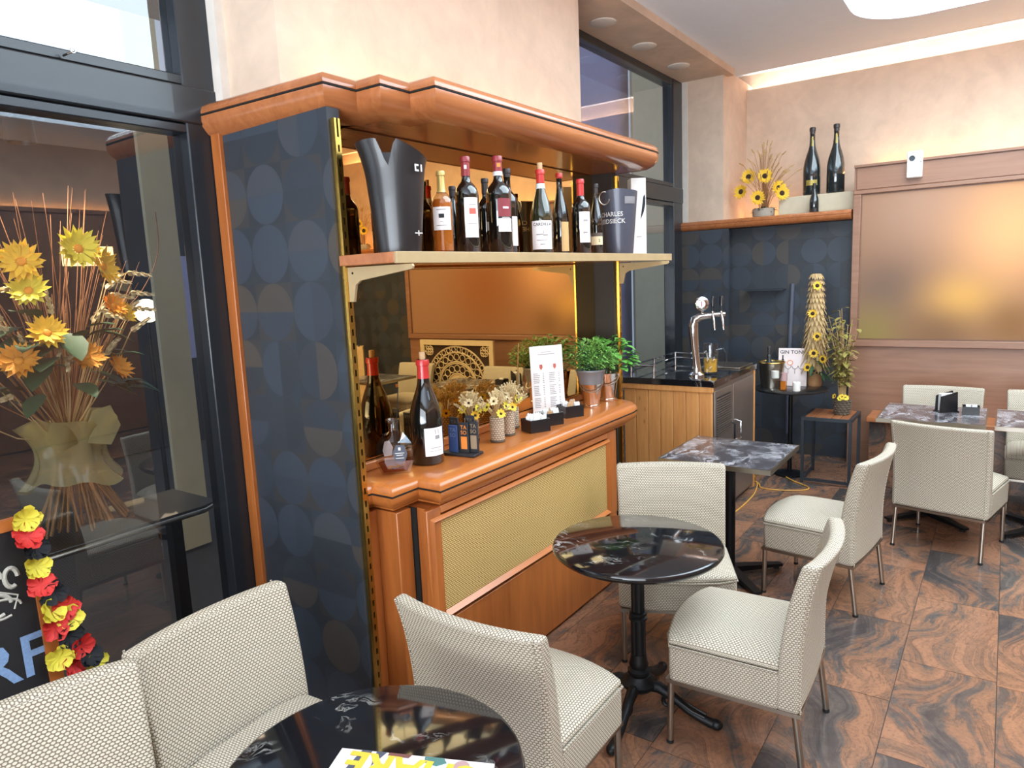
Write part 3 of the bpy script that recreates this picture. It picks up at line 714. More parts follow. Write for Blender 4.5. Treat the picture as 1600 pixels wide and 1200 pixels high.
MB().tube([(0.035, 0, 0.44), (0.035, -0.008, 0.475)], 0.012, 10).build('badge_stem', 'chrome', tp)
# beer mug
mg = thing('beer_mug', 'dimpled glass beer mug half full of beer on the black counter', 'mug', (4.96, 1.735, 1.0305), face_cam(4.96, 1.735))
m = MB(); m.lathe([(0.0, 0.004), (0.052, 0.0), (0.055, 0.01), (0.054, 0.10), (0.056, 0.215), (0.054, 0.225), (0.049, 0.222), (0.048, 0.02), (0, 0.018)], 20); m.build('glass', 'clear_glass', mg)
for r_i in range(3):
    for k in range(8):
        a = 2*PI*k/8+r_i*0.4
        MB().ball((0.053*math.cos(a), 0.053*math.sin(a), 0.05+r_i*0.055), 0.016, 0.35 if abs(math.cos(a)) > 0.7 else 1, 1 if abs(math.cos(a)) > 0.7 else 0.35, 1.2, 8, 5).build('dimple', 'clear_glass', mg)
m = MB().lathe([(0, 0.022), (0.046, 0.022), (0.046, 0.115), (0, 0.115)], 18); m.build('beer', 'beer', mg)
MB().tube([(0.053, 0, 0.18), (0.09, 0, 0.185), (0.105, 0, 0.15), (0.105, 0, 0.08), (0.09, 0, 0.05), (0.053, 0, 0.055)], 0.009, 8).build('handle', 'clear_glass', mg)

# ================================================================ BOTTLES
def prof_b(kind, h, r):
    if kind == 'bordeaux':
        q = [(0.0, 0.0), (0.92, 0.0), (1, 0.012), (1, 0.60), (0.97, 0.635), (0.86, 0.675), (0.62, 0.715), (0.42, 0.745), (0.36, 0.775), (0.34, 0.94), (0.40, 0.945), (0.40, 0.985), (0.36, 1.0), (0, 1.0)]
    elif kind == 'burgundy':
        q = [(0.0, 0.0), (0.92, 0.0), (1, 0.012), (1, 0.42), (0.96, 0.48), (0.86, 0.55), (0.70, 0.63), (0.53, 0.70), (0.40, 0.77), (0.34, 0.84), (0.33, 0.94), (0.39, 0.945), (0.39, 0.985), (0.35, 1.0), (0, 1.0)]
    elif kind == 'champagne':
        q = [(0.0, 0.0), (0.90, 0.0), (1, 0.02), (1, 0.34), (0.97, 0.42), (0.86, 0.51), (0.66, 0.60), (0.47, 0.67), (0.36, 0.73), (0.31, 0.80), (0.28, 0.94), (0.34, 0.945), (0.34, 0.99), (0.30, 1.0), (0, 1.0)]
    return [(a*r, b*h) for a, b in q]
def rad_at(P, z):
    for (r0, z0), (r1, z1) in zip(P, P[1:]):
        if z0 <= z <= z1 and z1 > z0: return r0+(r1-r0)*(z-z0)/(z1-z0)
    return P[-1][0]
def patch(P, z0, z1, a0, a1, off=0.0008, nz=6):
    m = MB(); vs = []; fs = []; na = 14
    for j in range(nz+1):
        z = z0+(z1-z0)*j/nz; r = rad_at(P, z)+off
        for i in range(na+1):
            a = a0+(a1-a0)*i/na; vs.append((r*math.sin(a), -r*math.cos(a), z))
    for j in range(nz):
        for i in range(na): fs.append((j*(na+1)+i, j*(na+1)+i+1, (j+1)*(na+1)+i+1, (j+1)*(na+1)+i))
    return m.add(vs, fs)
def bottle(label, loc, h, r, kind, glass='bottle_glass', cap=None, capz=0.80, labels=(), texts=(), cork=False, band=None, group='wine bottles on the shelf', turn=0.0, marks=(), name='wine_bottle', liquid_=None):
    t = thing(name, label, 'bottle', loc, face_cam(loc[0], loc[1])+turn, group)
    P = prof_b(kind, h, r)
    MB().lathe(P, 28).build('body', glass, t, sharp=60)
    if liquid_:
        Q = [(max(0, a-0.004), b+0.006) for a, b in P if b < h*0.66]; Q[0] = (0, Q[0][1]); Q.append((0, Q[-1][1])); MB().lathe(Q, 24).build('wine', liquid_, t)
    if cap:
        Q = [(a+0.0012, b) for a, b in P if b >= capz*h and a > 0]; Q = [(rad_at(P, capz*h)+0.0012, capz*h)]+Q
        if not cork: Q.append((0, h+0.001))
        m = MB(); m.lathe(Q, 20); m.build('capsule', cap, t)
    if cork: MB().lathe([(0, h-0.01), (0.0115, h-0.01), (0.0125, h+0.028), (0.011, h+0.031), (0, h+0.031)], 12).build('cork', 'cork', t)
    if band: patch(P, band[0]*h, band[1]*h, -PI, PI, 0.0018, 2).build('neck_band', band[2], t, flip=True)
    for z0, z1, a0, a1, mt in labels: patch(P, z0*h, z1*h, a0, a1).build('label', mt, t, flip=True)
    for k, (s, size, z, a, mt) in enumerate(texts):
        m = MB().at((0, 0, z*h), a); m.text(s, size, bend=rad_at(P, z*h)+0.0016); m.build('lettering', mt, t, flip=True)
    for z0, z1, a0, a1, mt in marks: patch(P, z0*h, z1*h, a0, a1, 0.0016, 3).build('print', mt, t, flip=True)
    return t
SZ = 1.8862
bottle('small amber dessert wine bottle with gold cap and white label', (2.112, 1.78, SZ), 0.305, 0.041, 'bordeaux', 'vase_glass', 'capsule_gold', 0.74,
       [(0.28, 0.56, -1.0, 0.8, 'paper')], (), marks=[(0.425, 0.475, -0.35, 0.15, 'ink'), (0.522, 0.532, -0.55, 0.35, 'ink_grey'), (0.375, 0.381, -0.25, 0.05, 'ink_grey'), (0.33, 0.338, -0.6, 0.4, 'ink_grey')], liquid_='amber_wine')
bottle('dark wine bottle with maroon capsule and plain white label, beside the amber bottle', (2.254, 1.77, SZ), 0.372, 0.047, 'bordeaux', 'bottle_glass', 'capsule_maroon', 0.80,
       [(0.16, 0.57, -0.25, 1.0, 'paper')], (), marks=[(0.495, 0.502, 0.15, 0.75, 'ink_grey'), (0.298, 0.304, 0.0, 0.8, 'ink_grey'), (0.40, 0.46, 0.15, 0.75, 'ink_red'), (0.87, 0.91, -0.3, 0.3, 'paper_pink')])
bottle('dark wine bottle with gold emblem on red capsule and maroon over white label', (2.470, 1.77, SZ), 0.398, 0.053, 'bordeaux', 'bottle_glass', 'capsule_maroon', 0.845,
       [(0.375, 0.56, -0.1, 1.1, 'label_maroon'), (0.355, 0.375, -0.1, 1.1, 'ink'), (0.22, 0.355, -0.1, 1.1, 'paper'), (0.24, 0.33, -1.5, -1.0, 'ink_pale')], (), band=(0.80, 0.843, 'capsule_white'), marks=[(0.885, 0.925, -0.1, 0.7, 'tag_orange'), (0.455, 0.475, 0.3, 0.8, 'ink_pale'), (0.361, 0.368, 0.2, 0.9, 'ink_pale')])
bottle('slim dark bottle with white label just behind the maroon labelled one', (2.665, 1.86, SZ), 0.378, 0.043, 'bordeaux', 'bottle_glass', 'capsule_dark', 0.90, [(0.10, 0.44, -0.1, 1.1, 'paper')])
bottle('sloping shouldered bottle with drawn cork and CARDILLA label', (2.800, 1.77, SZ), 0.376, 0.052, 'burgundy', 'bottle_green', 'capsule_red', 0.84,
       [(0.05, 0.39, -1.0, 1.0, 'paper')], [('CARDILLA', 0.0195, 0.345, 0.05, 'ink'), ], cork=True, band=(0.775, 0.835, 'capsule_white'), marks=[(0.22, 0.232, -0.5, 0.1, 'ink_grey'), (0.232, 0.275, 0.1, 0.16, 'ink_grey'), (0.21, 0.225, 0.1, 0.55, 'ink_grey'), (0.155, 0.162, -0.45, 0.5, 'ink_grey'), (0.105, 0.115, -0.15, 0.25, 'ink_grey')])
bottle('slender bottle with small red cap and parchment label', (3.085, 1.84, SZ), 0.395, 0.042, 'burgundy', 'bottle_glass', 'capsule_red', 0.935, [(0.04, 0.40, 0.1, 1.2, 'paper_gold')])
bottle('dark wine bottle with bright red capsule and tall white label', (3.170, 1.77, SZ), 0.366, 0.048, 'bordeaux', 'bottle_glass', 'capsule_red', 0.78,
       [(0.15, 0.56, -0.15, 1.1, 'paper')], marks=[(0.43, 0.455, 0.25, 0.75, 'ink_grey'), (0.27, 0.295, 0.2, 0.7, 'ink_grey')])
bottle('slim bottle with grey capsule and low cream label next to the grey bucket', (3.480, 1.85, SZ), 0.378, 0.038, 'burgundy', 'bottle_glass', 'capsule_dark', 0.86, [(0.14, 0.26, -0.8, 1.0, 'paper_cream'), (0.26, 0.31, -0.8, 1.0, 'tag_letter')], [('2', 0.02, 0.2, 0.4, 'ink')])
bottle('plain dark bottle standing at the back of the shelf near the mirror', (2.55, 1.90, SZ), 0.33, 0.038, 'bordeaux', 'bottle_glass', 'capsule_dark', 0.8)
bottle('dark bottle at the back of the shelf behind the amber bottle', (2.33, 1.905, SZ), 0.28, 0.036, 'burgundy', 'bottle_glass', 'capsule_dark', 0.85)

# big black wine cooler with notched flared rim
def open_shell(fn_r, z_rim, seg=48, nz=14, th=0.004):
    vs = []; fs = []
    for side in (0, 1):
        for j in range(nz+1):
            for i in range(seg):
                a = 2*PI*i/seg; zt = z_rim(a); z = zt*j/nz; x, y = fn_r(a, z)
                k = 1-side*th/max(0.02, math.hypot(x, y)); vs.append((x*k, y*k, z+(th if side and j == 0 else 0)))
    o = (nz+1)*seg
    for j in range(nz):
        for i in range(seg):
            i2 = (i+1) % seg
            fs.append((j*seg+i, j*seg+i2, (j+1)*seg+i2, (j+1)*seg+i)); fs.append((o+j*seg+i, o+(j+1)*seg+i, o+(j+1)*seg+i2, o+j*seg+i2))
    for i in range(seg):
        i2 = (i+1) % seg; fs.append((nz*seg+i, nz*seg+i2, o+nz*seg+i2, o+nz*seg+i))
    fs.append(tuple(reversed(range(seg)))); fs.append(tuple(o+i for i in range(seg)))
    return MB().add(vs, fs)
t = thing('wine_cooler', 'tall black plastic wine cooler with flared notched rim at the left end of the shelf', 'wine cooler', (1.882, 1.795, SZ), face_cam(1.882, 1.795))
def rim1(a):
    d = abs((a-1.5*PI+0.22+PI) % (2*PI)-PI); s = abs((a-0.5*PI+PI) % (2*PI)-PI)
    return 0.375-0.10*max(0, 1-d/0.28)-0.055*max(0, math.cos(a)) - 0.01*math.sin(a)
def r1(a, z):
    r = 0.078+0.035*(z/0.375)+0.018*max(0, (z-0.25)/0.12)**2*abs(math.cos(a))
    return r*math.cos(a)*1.0, r*math.sin(a)*0.80
open_shell(r1, rim1, 64, 16).build('shell', 'bucket_black', t, sharp=60)
MB().at((0.085, -0.062, 0.285), 0.75).box(-0.022, -0.016, -0.001, 0, -0.012, 0.012).box(-0.016, -0.004, -0.001, 0, 0.006, 0.012).box(-0.016, -0.004, -0.001, 0, -0.012, -0.006).box(0.006, 0.012, -0.001, 0, -0.012, 0.012).build('emblem', 'ink_pale', t)
MB().at((0.07, -0.056, 0.065), 0.75).box(-0.018, 0.018, -0.001, 0, -0.0018, 0.0018).box(-0.002, 0.002, -0.001, 0, -0.009, 0.009).build('mark', 'ink_pale', t)
t = thing('wine_cooler', 'slate grey champagne bucket with pale lettering at the right end of the shelf', 'wine cooler', (3.65, 1.80, SZ), face_cam(3.65, 1.80))
def r2f(a, z): r = 0.078+0.030*(z/0.35); return r*math.cos(a), r*math.sin(a)*0.95
open_shell(r2f, lambda a: 0.352-0.012*abs(math.cos(a)), 48, 8).build('shell', 'bucket_grey', t, sharp=60)
MB().at((0, 0, 0.215), -0.45).text('CHARLES', 0.034, bend=0.099).build('lettering', 'ink_pale', t, flip=True)
MB().at((0, 0, 0.178), -0.45).text('HEIDSIECK', 0.034, bend=0.097).build('lettering', 'ink_pale', t, flip=True)
pl = MB(); vs = []
for i in range(9):
    a = 0.35+0.7*i/8
    for z in (0.27, 0.308): rr = 0.078+0.030*z/0.35+0.0015; vs.append((rr*math.sin(a), -rr*math.cos(a)*0.97, z))
pl.add(vs, [(2*i, 2*i+2, 2*i+3, 2*i+1) for i in range(8)]); pl.build('plate', 'zinc', t, flip=True)
MB().tube([(-0.075+0.028*math.cos(q), -0.083+0.006*math.sin(q), 0.305+0.035*math.sin(q)) for q in [k*PI/8 for k in range(17)]], 0.004, 8).build('ring_handle', 'steel', t)
t = thing('bottle_carton', 'tall white bottle carton with a black brush mark at the shelf end', 'box', (4.045, 1.87, SZ), face_cam(4.045, 1.87)+0.25)
MB().box(-0.045, 0.045, -0.045, 0.045, 0, 0.455).build('carton', 'sign_white', t, 0.0015)
m = MB(); P = [(0.010, 0.21), (0.018, 0.27), (0.028, 0.345), (0.036, 0.36), (0.041, 0.34), (0.040, 0.30), (0.030, 0.255)]
m.add([(a, -0.0458, b) for a, b in P], [tuple(range(len(P)))]); m.build('brush_mark', 'ink', t, flip=True)
MB().box(-0.015, 0.015, -0.0458, -0.0455, 0.108, 0.112).build('print', 'ink_grey', t)

# ================================================================ THINGS ON THE BAR COUNTER (top at 1.030)
BZ = 1.0305
bottle('large dark wine bottle with drawn cork, red capsule and white label on the bar', (2.151, 1.965, BZ), 0.435, 0.069, 'burgundy', 'bottle_glass', 'capsule_red', 0.82,
       [(0.09, 0.36, -0.15, 1.15, 'paper')], cork=True, group=None, marks=[(0.165, 0.171, 0.2, 0.9, 'ink_grey'), (0.135, 0.139, 0.15, 0.95, 'ink_grey'), (0.30, 0.345, 0.5, 0.54, 'ink_grey'), (0.30, 0.345, 0.72, 0.76, 'ink_grey'), (0.25, 0.285, 0.5, 0.80, 'ink_grey')])
# faceted decanter
t = thing('decanter', 'faceted glass cognac decanter with dark label and a little red brown spirit', 'decanter', (1.948, 1.958, BZ), face_cam(1.948, 1.958))
def facet(sc, off=0.0):
    A = [(-0.052, 0.0), (0.052, 0.0), (0.074, 0.05), (0.070, 0.12), (0.038, 0.168), (0.0, 0.175), (-0.038, 0.168), (-0.070, 0.12), (-0.074, 0.05)]
    m = MB(); c = 0.088; k = len(A)
    vs = [(x*sc, 0.0, c+(z-c)*sc) for x, z in A]
    fr = [(x*sc*0.55, -0.036*sc, c+(z-c)*sc*0.62-0.004) for x, z in A]; bk = [(x*sc*0.55, 0.036*sc, c+(z-c)*sc*0.62-0.004) for x, z in A]
    bt = [(-0.045*sc, -0.030*sc, c-c*sc), (0.045*sc, -0.030*sc, c-c*sc), (0.045*sc, 0.030*sc, c-c*sc), (-0.045*sc, 0.030*sc, c-c*sc)]
    fs = [tuple(range(k, 2*k)), tuple(reversed(range(2*k, 3*k)))]
    for i in range(k):
        j = (i+1) % k; fs += [(i, j, k+j), (i, k+j, k+i), (j, i, 2*k+i), (j, 2*k+i, 2*k+j)]
    return m.add(vs+fr+bk, fs)
facet(1.0).build('glass', 'crystal', t, sharp=2)
m = facet(0.9)
z_cut = 0.052; bm = bmesh.new()
me = m.mesh('spirit'); bm.from_mesh(me); bmesh.ops.bisect_plane(bm, geom=bm.verts[:]+bm.edges[:]+bm.faces[:], plane_co=(0, 0, z_cut), plane_no=(0, 0, 1), clear_outer=True)
bmesh.ops.holes_fill(bm, edges=[e for e in bm.edges if e.is_boundary]); bm.to_mesh(me); bm.free(); me.materials.append(M['cognac'])
o = bpy.data.objects.new('spirit', me); COL.objects.link(o); o.parent = t
MB().lathe([(0.030, 0.165), (0.018, 0.176), (0.017, 0.205), (0.028, 0.214), (0.028, 0.222), (0.022, 0.222), (0.0135, 0.205), (0.0135, 0.18)], 18).build('neck', 'clear_glass', t)
m = MB(); hx = [(0.002, 0.062), (0.040, 0.058), (0.050, 0.088), (0.040, 0.122), (0.008, 0.126), (-0.008, 0.094)]
m.add([(x, -0.0375, z) for x, z in hx], [tuple(range(6))]); m.build('label', 'mag_slate', t, flip=True)
m = MB(); hx = [(-0.040, 0.065), (-0.012, 0.068), (-0.004, 0.10), (-0.018, 0.13), (-0.036, 0.126), (-0.046, 0.09)]
m.add([(x, 0.0375, z) for x, z in hx], [tuple(range(6))]); m.build('back_label', 'paper_pink', t, flip=True)
m = MB().at((0.02, -0.0382, 0)); [m.box(-w_, w_, 0, 0.0003, z-0.0014, z+0.0014) for w_, z in ((0.018, 0.092), (0.013, 0.084), (0.016, 0.072))]; m.build('print', 'ink_pale', t)
MB().at((0.02, -0.0382, 0.109)).box(-0.005, 0.005, 0, 0.0003, -0.006, 0.006).build('emblem', 'ink_pale', t)
# stirring stick leaning in the decanter
s = MB().tube([(0.0, 0.0, 0.0), (0.020, 0.03, 0.22), (0.032, 0.045, 0.33)], 0.0022, 6).build('stick', 'dark_slot', t); s.location = (0, 0, 0.012)
# cards in a small display stand
t = thing('card_stand', 'small black stand of dark, blue and orange flavour cards on the bar', 'display stand', (2.315, 1.915, BZ), face_cam(2.315, 1.915)-0.55)
MB().box(-0.085, 0.085, -0.04, 0.04, 0, 0.012).build('base', 'tag_black', t, 0.002)
MB().box(-0.06, 0.06, 0.035, 0.05, 0.006, 0.02).build('foot', 'tag_black', t, 0.002)
cards = [(-0.052, 0.030, 0.156, 'tag_black', 'tag_letter'), (0.030, 0.030, 0.168, 'tag_black', 'tag_letter'), (-0.030, -0.018, 0.132, 'tag_blue', 'slate_letter'), (0.022, -0.012, 0.145, 'tag_black', 'tag_orange'), (0.062, 0.002, 0.15, 'tag_black', 'tag_tan')]
for x, yy, h, mt, lt in cards:
    c = MB().box(x-0.023, x+0.023, yy-0.003, yy+0.003, 0.012, h).build('card', mt, t, 0.002)
    m = MB()
    m.at((x, yy-0.0036, h-0.022)).text('TA', 0.024).at((x, yy-0.0036, h-0.045)).text('SO', 0.024)
    m.build('lettering', lt, c, flip=True)
    MB().box(x-0.015, x+0.015, yy-0.0036, yy-0.003, 0.028, h-0.062).build('print', lt if mt != 'tag_blue' else 'tag_blue', c)
# ---------------------------------------------------------------- flowers and plants
def flower_parts(parent, c, n, R, petals=14, pm='petal', seed_r=0.36, cup=0.25, rows=1, rounded=False, seed_m='seed'):
    """one flower head: petals as a mesh, seed head as its child"""
    nv = Vector(n).normalized(); q = nv.to_track_quat('Z', 'Y').to_matrix().to_4x4()
    m = MB(); m.m = Matrix.Translation(c) @ q
    for rw in range(rows):
        for k in range(petals):
            a = 2*PI*(k+0.5*rw)/petals+rnd.uniform(-0.08, 0.08); r = R*rnd.uniform(0.88, 1.05)*(1-0.15*rw); w = R*2.3/petals
            ca, sa = math.cos(a), math.sin(a); z1 = cup*R*rnd.uniform(0.3, 1.0)+0.1*R*rw
            if rounded:
                w = R*0.40; P = [(0, 0, 0), (r*0.5, -w*0.8, z1*0.6), (r*0.55, 0, z1*0.2), (r*0.5, w*0.8, z1*0.6), (r*0.85, -w*0.85, z1), (r*0.9, 0, z1*0.6), (r*0.85, w*0.85, z1), (r*1.02, 0, z1*0.9)]
                m.add([(x*ca-y*sa, x*sa+y*ca, z) for x, y, z in P], [(0, 1, 2), (0, 2, 3), (1, 4, 5, 2), (2, 5, 6, 3), (4, 7, 5), (5, 7, 6)])
            else:
                P = [(R*0.15, 0, 0.0), (r*0.62, -w, z1*0.5), (r*0.70, 0, z1*0.35), (r*0.62, w, z1*0.5), (r, 0, z1)]
                m.add([(x*ca-y*sa, x*sa+y*ca, z) for x, y, z in P], [(0, 1, 2), (0, 2, 3), (1, 4, 2), (2, 4, 3)])
    o = m.build('flower', pm, parent, sharp=80, flip=True)
    if seed_r > 0:
        m = MB(); m.m = Matrix.Translation(c) @ q; m.ball((0, 0, 0.03*R), R*seed_r, 1, 1, 0.45, 12, 6); m.build('seed_head', seed_m, o)
    return o
def ear(m, base, d, ln, w):
    """a cereal ear: overlapping spikelets along a short axis"""
    d = Vector(d).normalized(); a = d.orthogonal().normalized(); b = d.cross(a)
    for k in range(6):
        p = Vector(base)+d*(ln*k/6); s = w*(1-0.08*k)
        for t in range(3):
            an = 2*PI*t/3+k*1.05; o = (a*math.cos(an)+b*math.sin(an))
            m.add([tuple(p), tuple(p+o*s+d*ln*0.12), tuple(p+o*s*0.9+d*ln*0.30+b*0.0), tuple(p+d*ln*0.22), tuple(p+(o.cross(d))*s*0.5+d*ln*0.16)], [(0, 1, 4), (1, 2, 4), (2, 3, 4), (3, 0, 4), (0, 3, 2, 1)])
def leaf(m, base, d, ln, w, droop=0.3):
    d = Vector(d).normalized(); side = d.cross(Vector((0, 0, 1)))
    if side.length < 0.1: side = Vector((1, 0, 0))
    side.normalize(); p = Vector(base); up = side.cross(d)
    P = []
    for t, ww in ((0, 0.05), (0.3, 0.9), (0.6, 1.0), (0.85, 0.55), (1.0, 0.0)):
        c = p+d*(ln*t)+Vector((0, 0, -droop*ln*t*t)); P.append((tuple(c-side*w*ww+up*w*0.25*ww), tuple(c), tuple(c+side*w*ww+up*w*0.25*ww)))
    vs = [x for r in P for x in r]; fs = []
    for k in range(4): fs += [(3*k, 3*k+1, 3*k+4, 3*k+3), (3*k+1, 3*k+2, 3*k+5, 3*k+4)]
    m.add(vs, fs)

weave_mat('net', (214, 196, 170), (146, 126, 104), 0.013, 0.010, 0.46, 0.44, 0.7, 0.5)
for (x, y, h, lab) in ((2.540, 2.035, 0.108, 'netted glass vase of wheat and small yellow flowers, leftmost of the vase group'),
                       (2.580, 1.915, 0.118, 'netted glass vase of wheat and small yellow flowers, nearest the counter edge'),
                       (2.715, 1.950, 0.122, 'netted glass vase with the tallest wheat and two yellow flowers'),
                       (2.862, 2.025, 0.105, 'netted glass vase half hidden behind the sugar boxes')):
    t = thing('flower_vase', lab, 'vase', (x, y, BZ), face_cam(x, y), 'netted flower vases on the bar')
    MB().lathe([(0.0, 0.0), (0.031, 0.0), (0.034, 0.004), (0.034, h), (0.030, h), (0.029, 0.012), (0, 0.012)], 22).build('glass', 'net', t, uv=True, sharp=60)
    MB().lathe([(0.0345, 0.001), (0.0355, 0.003), (0.0355, 0.010), (0.0345, 0.012)], 22).build('foot_ring', 'wicker', t)
    m = MB(); st = MB()
    for k in range(38):
        a = rnd.uniform(0, 2*PI); s = rnd.uniform(0.1, 1.0); bx, by = 0.012*math.cos(a)*s, 0.012*math.sin(a)*s
        ex, ey, ez = 0.055*math.cos(a)*s, 0.055*math.sin(a)*s, h+0.045+0.05*(1-s*s)+rnd.uniform(-0.01, 0.015)
        st.tube([(bx, by, h*0.4), (bx*1.5, by*1.5, h), (ex, ey, ez)], 0.0011, 4, False)
        ear(m, (ex, ey, ez-0.01), (ex*1.2, ey*1.2, 0.04), 0.036, 0.0075)
    st.build('stems', 'straw', t); m.build('wheat', 'straw_pale', t, sharp=30)
    for k in range(6):
        a = -PI/2+(k-2.5)*0.6+rnd.uniform(-0.25, 0.25); c = (0.054*math.cos(a), 0.054*math.sin(a), h+0.022+0.030*(k % 3))
        flower_parts(t, c, (math.cos(a), math.sin(a), 0.55), 0.026, 9, ('petal', 'petal_lemon', 'straw_pale')[k % 3], 0.24)
# menu card
t = thing('menu_card', 'tall white drinks menu card with two columns leaning by the mirror', 'menu', (3.18, 2.00, BZ), face_cam(3.18, 2.00)+0.42)
MB().at((0, 0.0, 0), rx=-0.07).box(-0.095, 0.095, 0.0, 0.004, 0.0, 0.385).build('card', 'paper', t)
m = MB().at((0, -0.0006, 0), rx=-0.07)
for sx in (-0.05, 0.042):
    for k in range(20):
        if k % 7 == 6: continue
        w = rnd.uniform(0.022, 0.034); m.box(sx-0.033, sx-0.033+w*1.2, -0.0004, 0, 0.235-k*0.0095, 0.2385-k*0.0095)
        m.box(sx+0.022, sx+0.030, -0.0004, 0, 0.235-k*0.0095, 0.2385-k*0.0095)
m.box(-0.05, 0.05, -0.0004, 0, 0.338, 0.341).box(-0.03, 0.03, -0.0004, 0, 0.35, 0.352)
m.add([(-0.012, -0.0004, 0.02), (0.012, -0.0004, 0.02), (0.0, -0.0004, 0.042)], [(0, 1, 2)])
m.build('print', 'ink_grey', t, flip=True)
m = MB().at((0, -0.0008, 0), rx=-0.07)
for sx in (-0.035, 0.045): m.add([(sx, -0.0005, 0.255), (sx+0.009, -0.0005, 0.268), (sx+0.008, -0.0005, 0.285), (sx-0.008, -0.0005, 0.285), (sx-0.009, -0.0005, 0.268)], [(0, 1, 2, 3, 4)])
m.build('drop_icons', 'ink_red', t, flip=True)
# sugar boxes with loose sachets
sm = MB().box(-0.016, 0.016, -0.0025, 0.0025, 0, 0.05)
sm.add([(-0.016, 0, 0.05), (-0.010, 0, 0.058), (-0.004, 0, 0.05), (0.002, 0, 0.058), (0.008, 0, 0.05), (0.014, 0, 0.057), (0.016, 0, 0.05)], [(0, 1, 2), (2, 3, 4), (4, 5, 6)])
sw = sm.mesh('sachet'); sw.materials.append(M['sachet_white']); sb = sw.copy(); sb.materials.clear(); sb.materials.append(M['sachet_brown'])
for i, (x, y, lab) in enumerate(((2.850, 1.878, 'black sugar box full of white sachets, nearest the flower vases'), (3.015, 1.900, 'black sugar box of sachets, middle of three'), (3.235, 1.905, 'black sugar box of sachets, nearest the herb pots'))):
    rz = face_cam(x, y)+0.55
    t = thing('sugar_box', lab, 'box', (x, y, BZ), rz, 'sugar boxes on the bar')
    m = MB(); a, b, h = 0.056, 0.048, 0.062
    m.box(-a, a, -b, -b+0.004, 0, h).box(-a, a, b-0.004, b, 0, h).box(-a, -a+0.004, -b+0.004, b-0.004, 0, h).box(a-0.004, a, -b+0.004, b-0.004, 0, h).box(-a+0.004, a-0.004, -b+0.004, b-0.004, 0, 0.004)
    m.build('box', 'black_plastic', t)
    for k in range(8):
        lx, ly = (k % 2-0.5)*0.05, -0.034+0.0195*(k//2)
        wx = x+math.cos(rz)*lx-math.sin(rz)*ly; wy = y+math.sin(rz)*lx+math.cos(rz)*ly
        o = bpy.data.objects.new('sugar_sachet', sb if rnd.random() < 0.25 else sw); COL.objects.link(o)
        o.location = (wx, wy, BZ+0.022+rnd.uniform(0, 0.012)); o.rotation_euler = (rnd.uniform(-0.12, 0.12), rnd.uniform(-0.2, 0.2), rz+rnd.uniform(-0.15, 0.15))
        tag(o, ('brown' if o.data == sb else 'white')+' paper sachet in the black sugar box '+('nearest the flower vases', 'in the middle of three', 'nearest the herb pots')[i], 'sachet', 'sugar sachets in the boxes')
# herb pots
def herb(x, y, lab, liner, sc, leafy):
    t = thing('herb_pot', lab, 'potted plant', (x, y, BZ), face_cam(x, y), 'herb pots on the bar')
    MB().lathe([(0, 0), (0.048*sc, 0), (0.050*sc, 0.004), (0.049*sc, 0.014), (0.046*sc, 0.016), (0.068*sc, 0.155*sc), (0.071*sc, 0.160*sc), (0.066*sc, 0.160*sc), (0.044*sc, 0.02), (0, 0.02)], 28).build('bucket', 'rosy_steel', t, sharp=50)
    MB().tube([(0.070*sc*math.cos(q), -0.07*sc*math.sin(q), (0.150-0.055*math.sin(q))*sc) for q in [PI*k/14 for k in range(15)]], 0.003, 6).build('handle', 'steel', t)
    top = 0.15*sc
    if liner:
        MB().lathe([(0, 0.135), (0.066, 0.135), (0.075, 0.175), (0.082, 0.205), (0.086, 0.21), (0.084, 0.218), (0.074, 0.216), (0.07, 0.19), (0, 0.19)], 28).build('liner_pot', 'zinc', t); top = 0.20
    else: MB().lathe([(0, 0.13*sc), (0.062*sc, 0.13*sc), (0.062*sc, 0.145*sc), (0, 0.145*sc)], 20).build('soil', 'soil', t)
    m = MB(); st = MB(); rz = face_cam(x, y)
    for k in range(420 if not leafy else 150):
        a = rnd.uniform(0, 2*PI); s = math.sqrt(rnd.random()); hh = rnd.uniform(0.15, 1.0)
        R = (0.155 if not leafy else 0.15); z = top+0.02+(0.17 if not leafy else 0.21)*hh*(1.05-0.5*s*s)
        p = Vector((R*s*math.cos(a), R*s*math.sin(a), z))
        if y+math.sin(rz)*p.x*1.25+math.cos(rz)*p.y*1.25 > 2.05: continue
        d = Vector((math.cos(a)*(0.4+s), math.sin(a)*(0.4+s), rnd.uniform(0.0, 0.9)))
        if leafy: leaf(m, p, d, rnd.uniform(0.05, 0.075), rnd.uniform(0.018, 0.027), 0.45)
        else:
            leaf(m, p, d, rnd.uniform(0.02, 0.035), rnd.uniform(0.004, 0.007), 0.3)
            leaf(m, p+Vector((0.006, 0, -0.008)), d+Vector((0.5, -0.3, 0.2)), rnd.uniform(0.02, 0.03), 0.006, 0.3)
            leaf(m, p+Vector((-0.006, 0.004, -0.012)), d+Vector((-0.5, 0.3, 0.1)), rnd.uniform(0.02, 0.03), 0.006, 0.3)
        if k % 4 == 0: st.tube([(0.04*s*math.cos(a), 0.04*s*math.sin(a), top-0.01), (p.x*0.7, p.y*0.7, top+(z-top)*0.6), tuple(p)], 0.0013, 4, False)
    f = m.build('foliage', 'leaf' if leafy else 'herb', t, sharp=80, flip=True); f['kind'] = 'stuff'
    st.build('stems', 'leaf_dark', t)
herb(3.52, 1.93, 'fine leaved green herb in a zinc pot set in a steel bucket', True, 1.0, False)
herb(3.745, 1.945, 'broad leaved basil in a steel bucket at the end of the bar', False, 1.05, True)

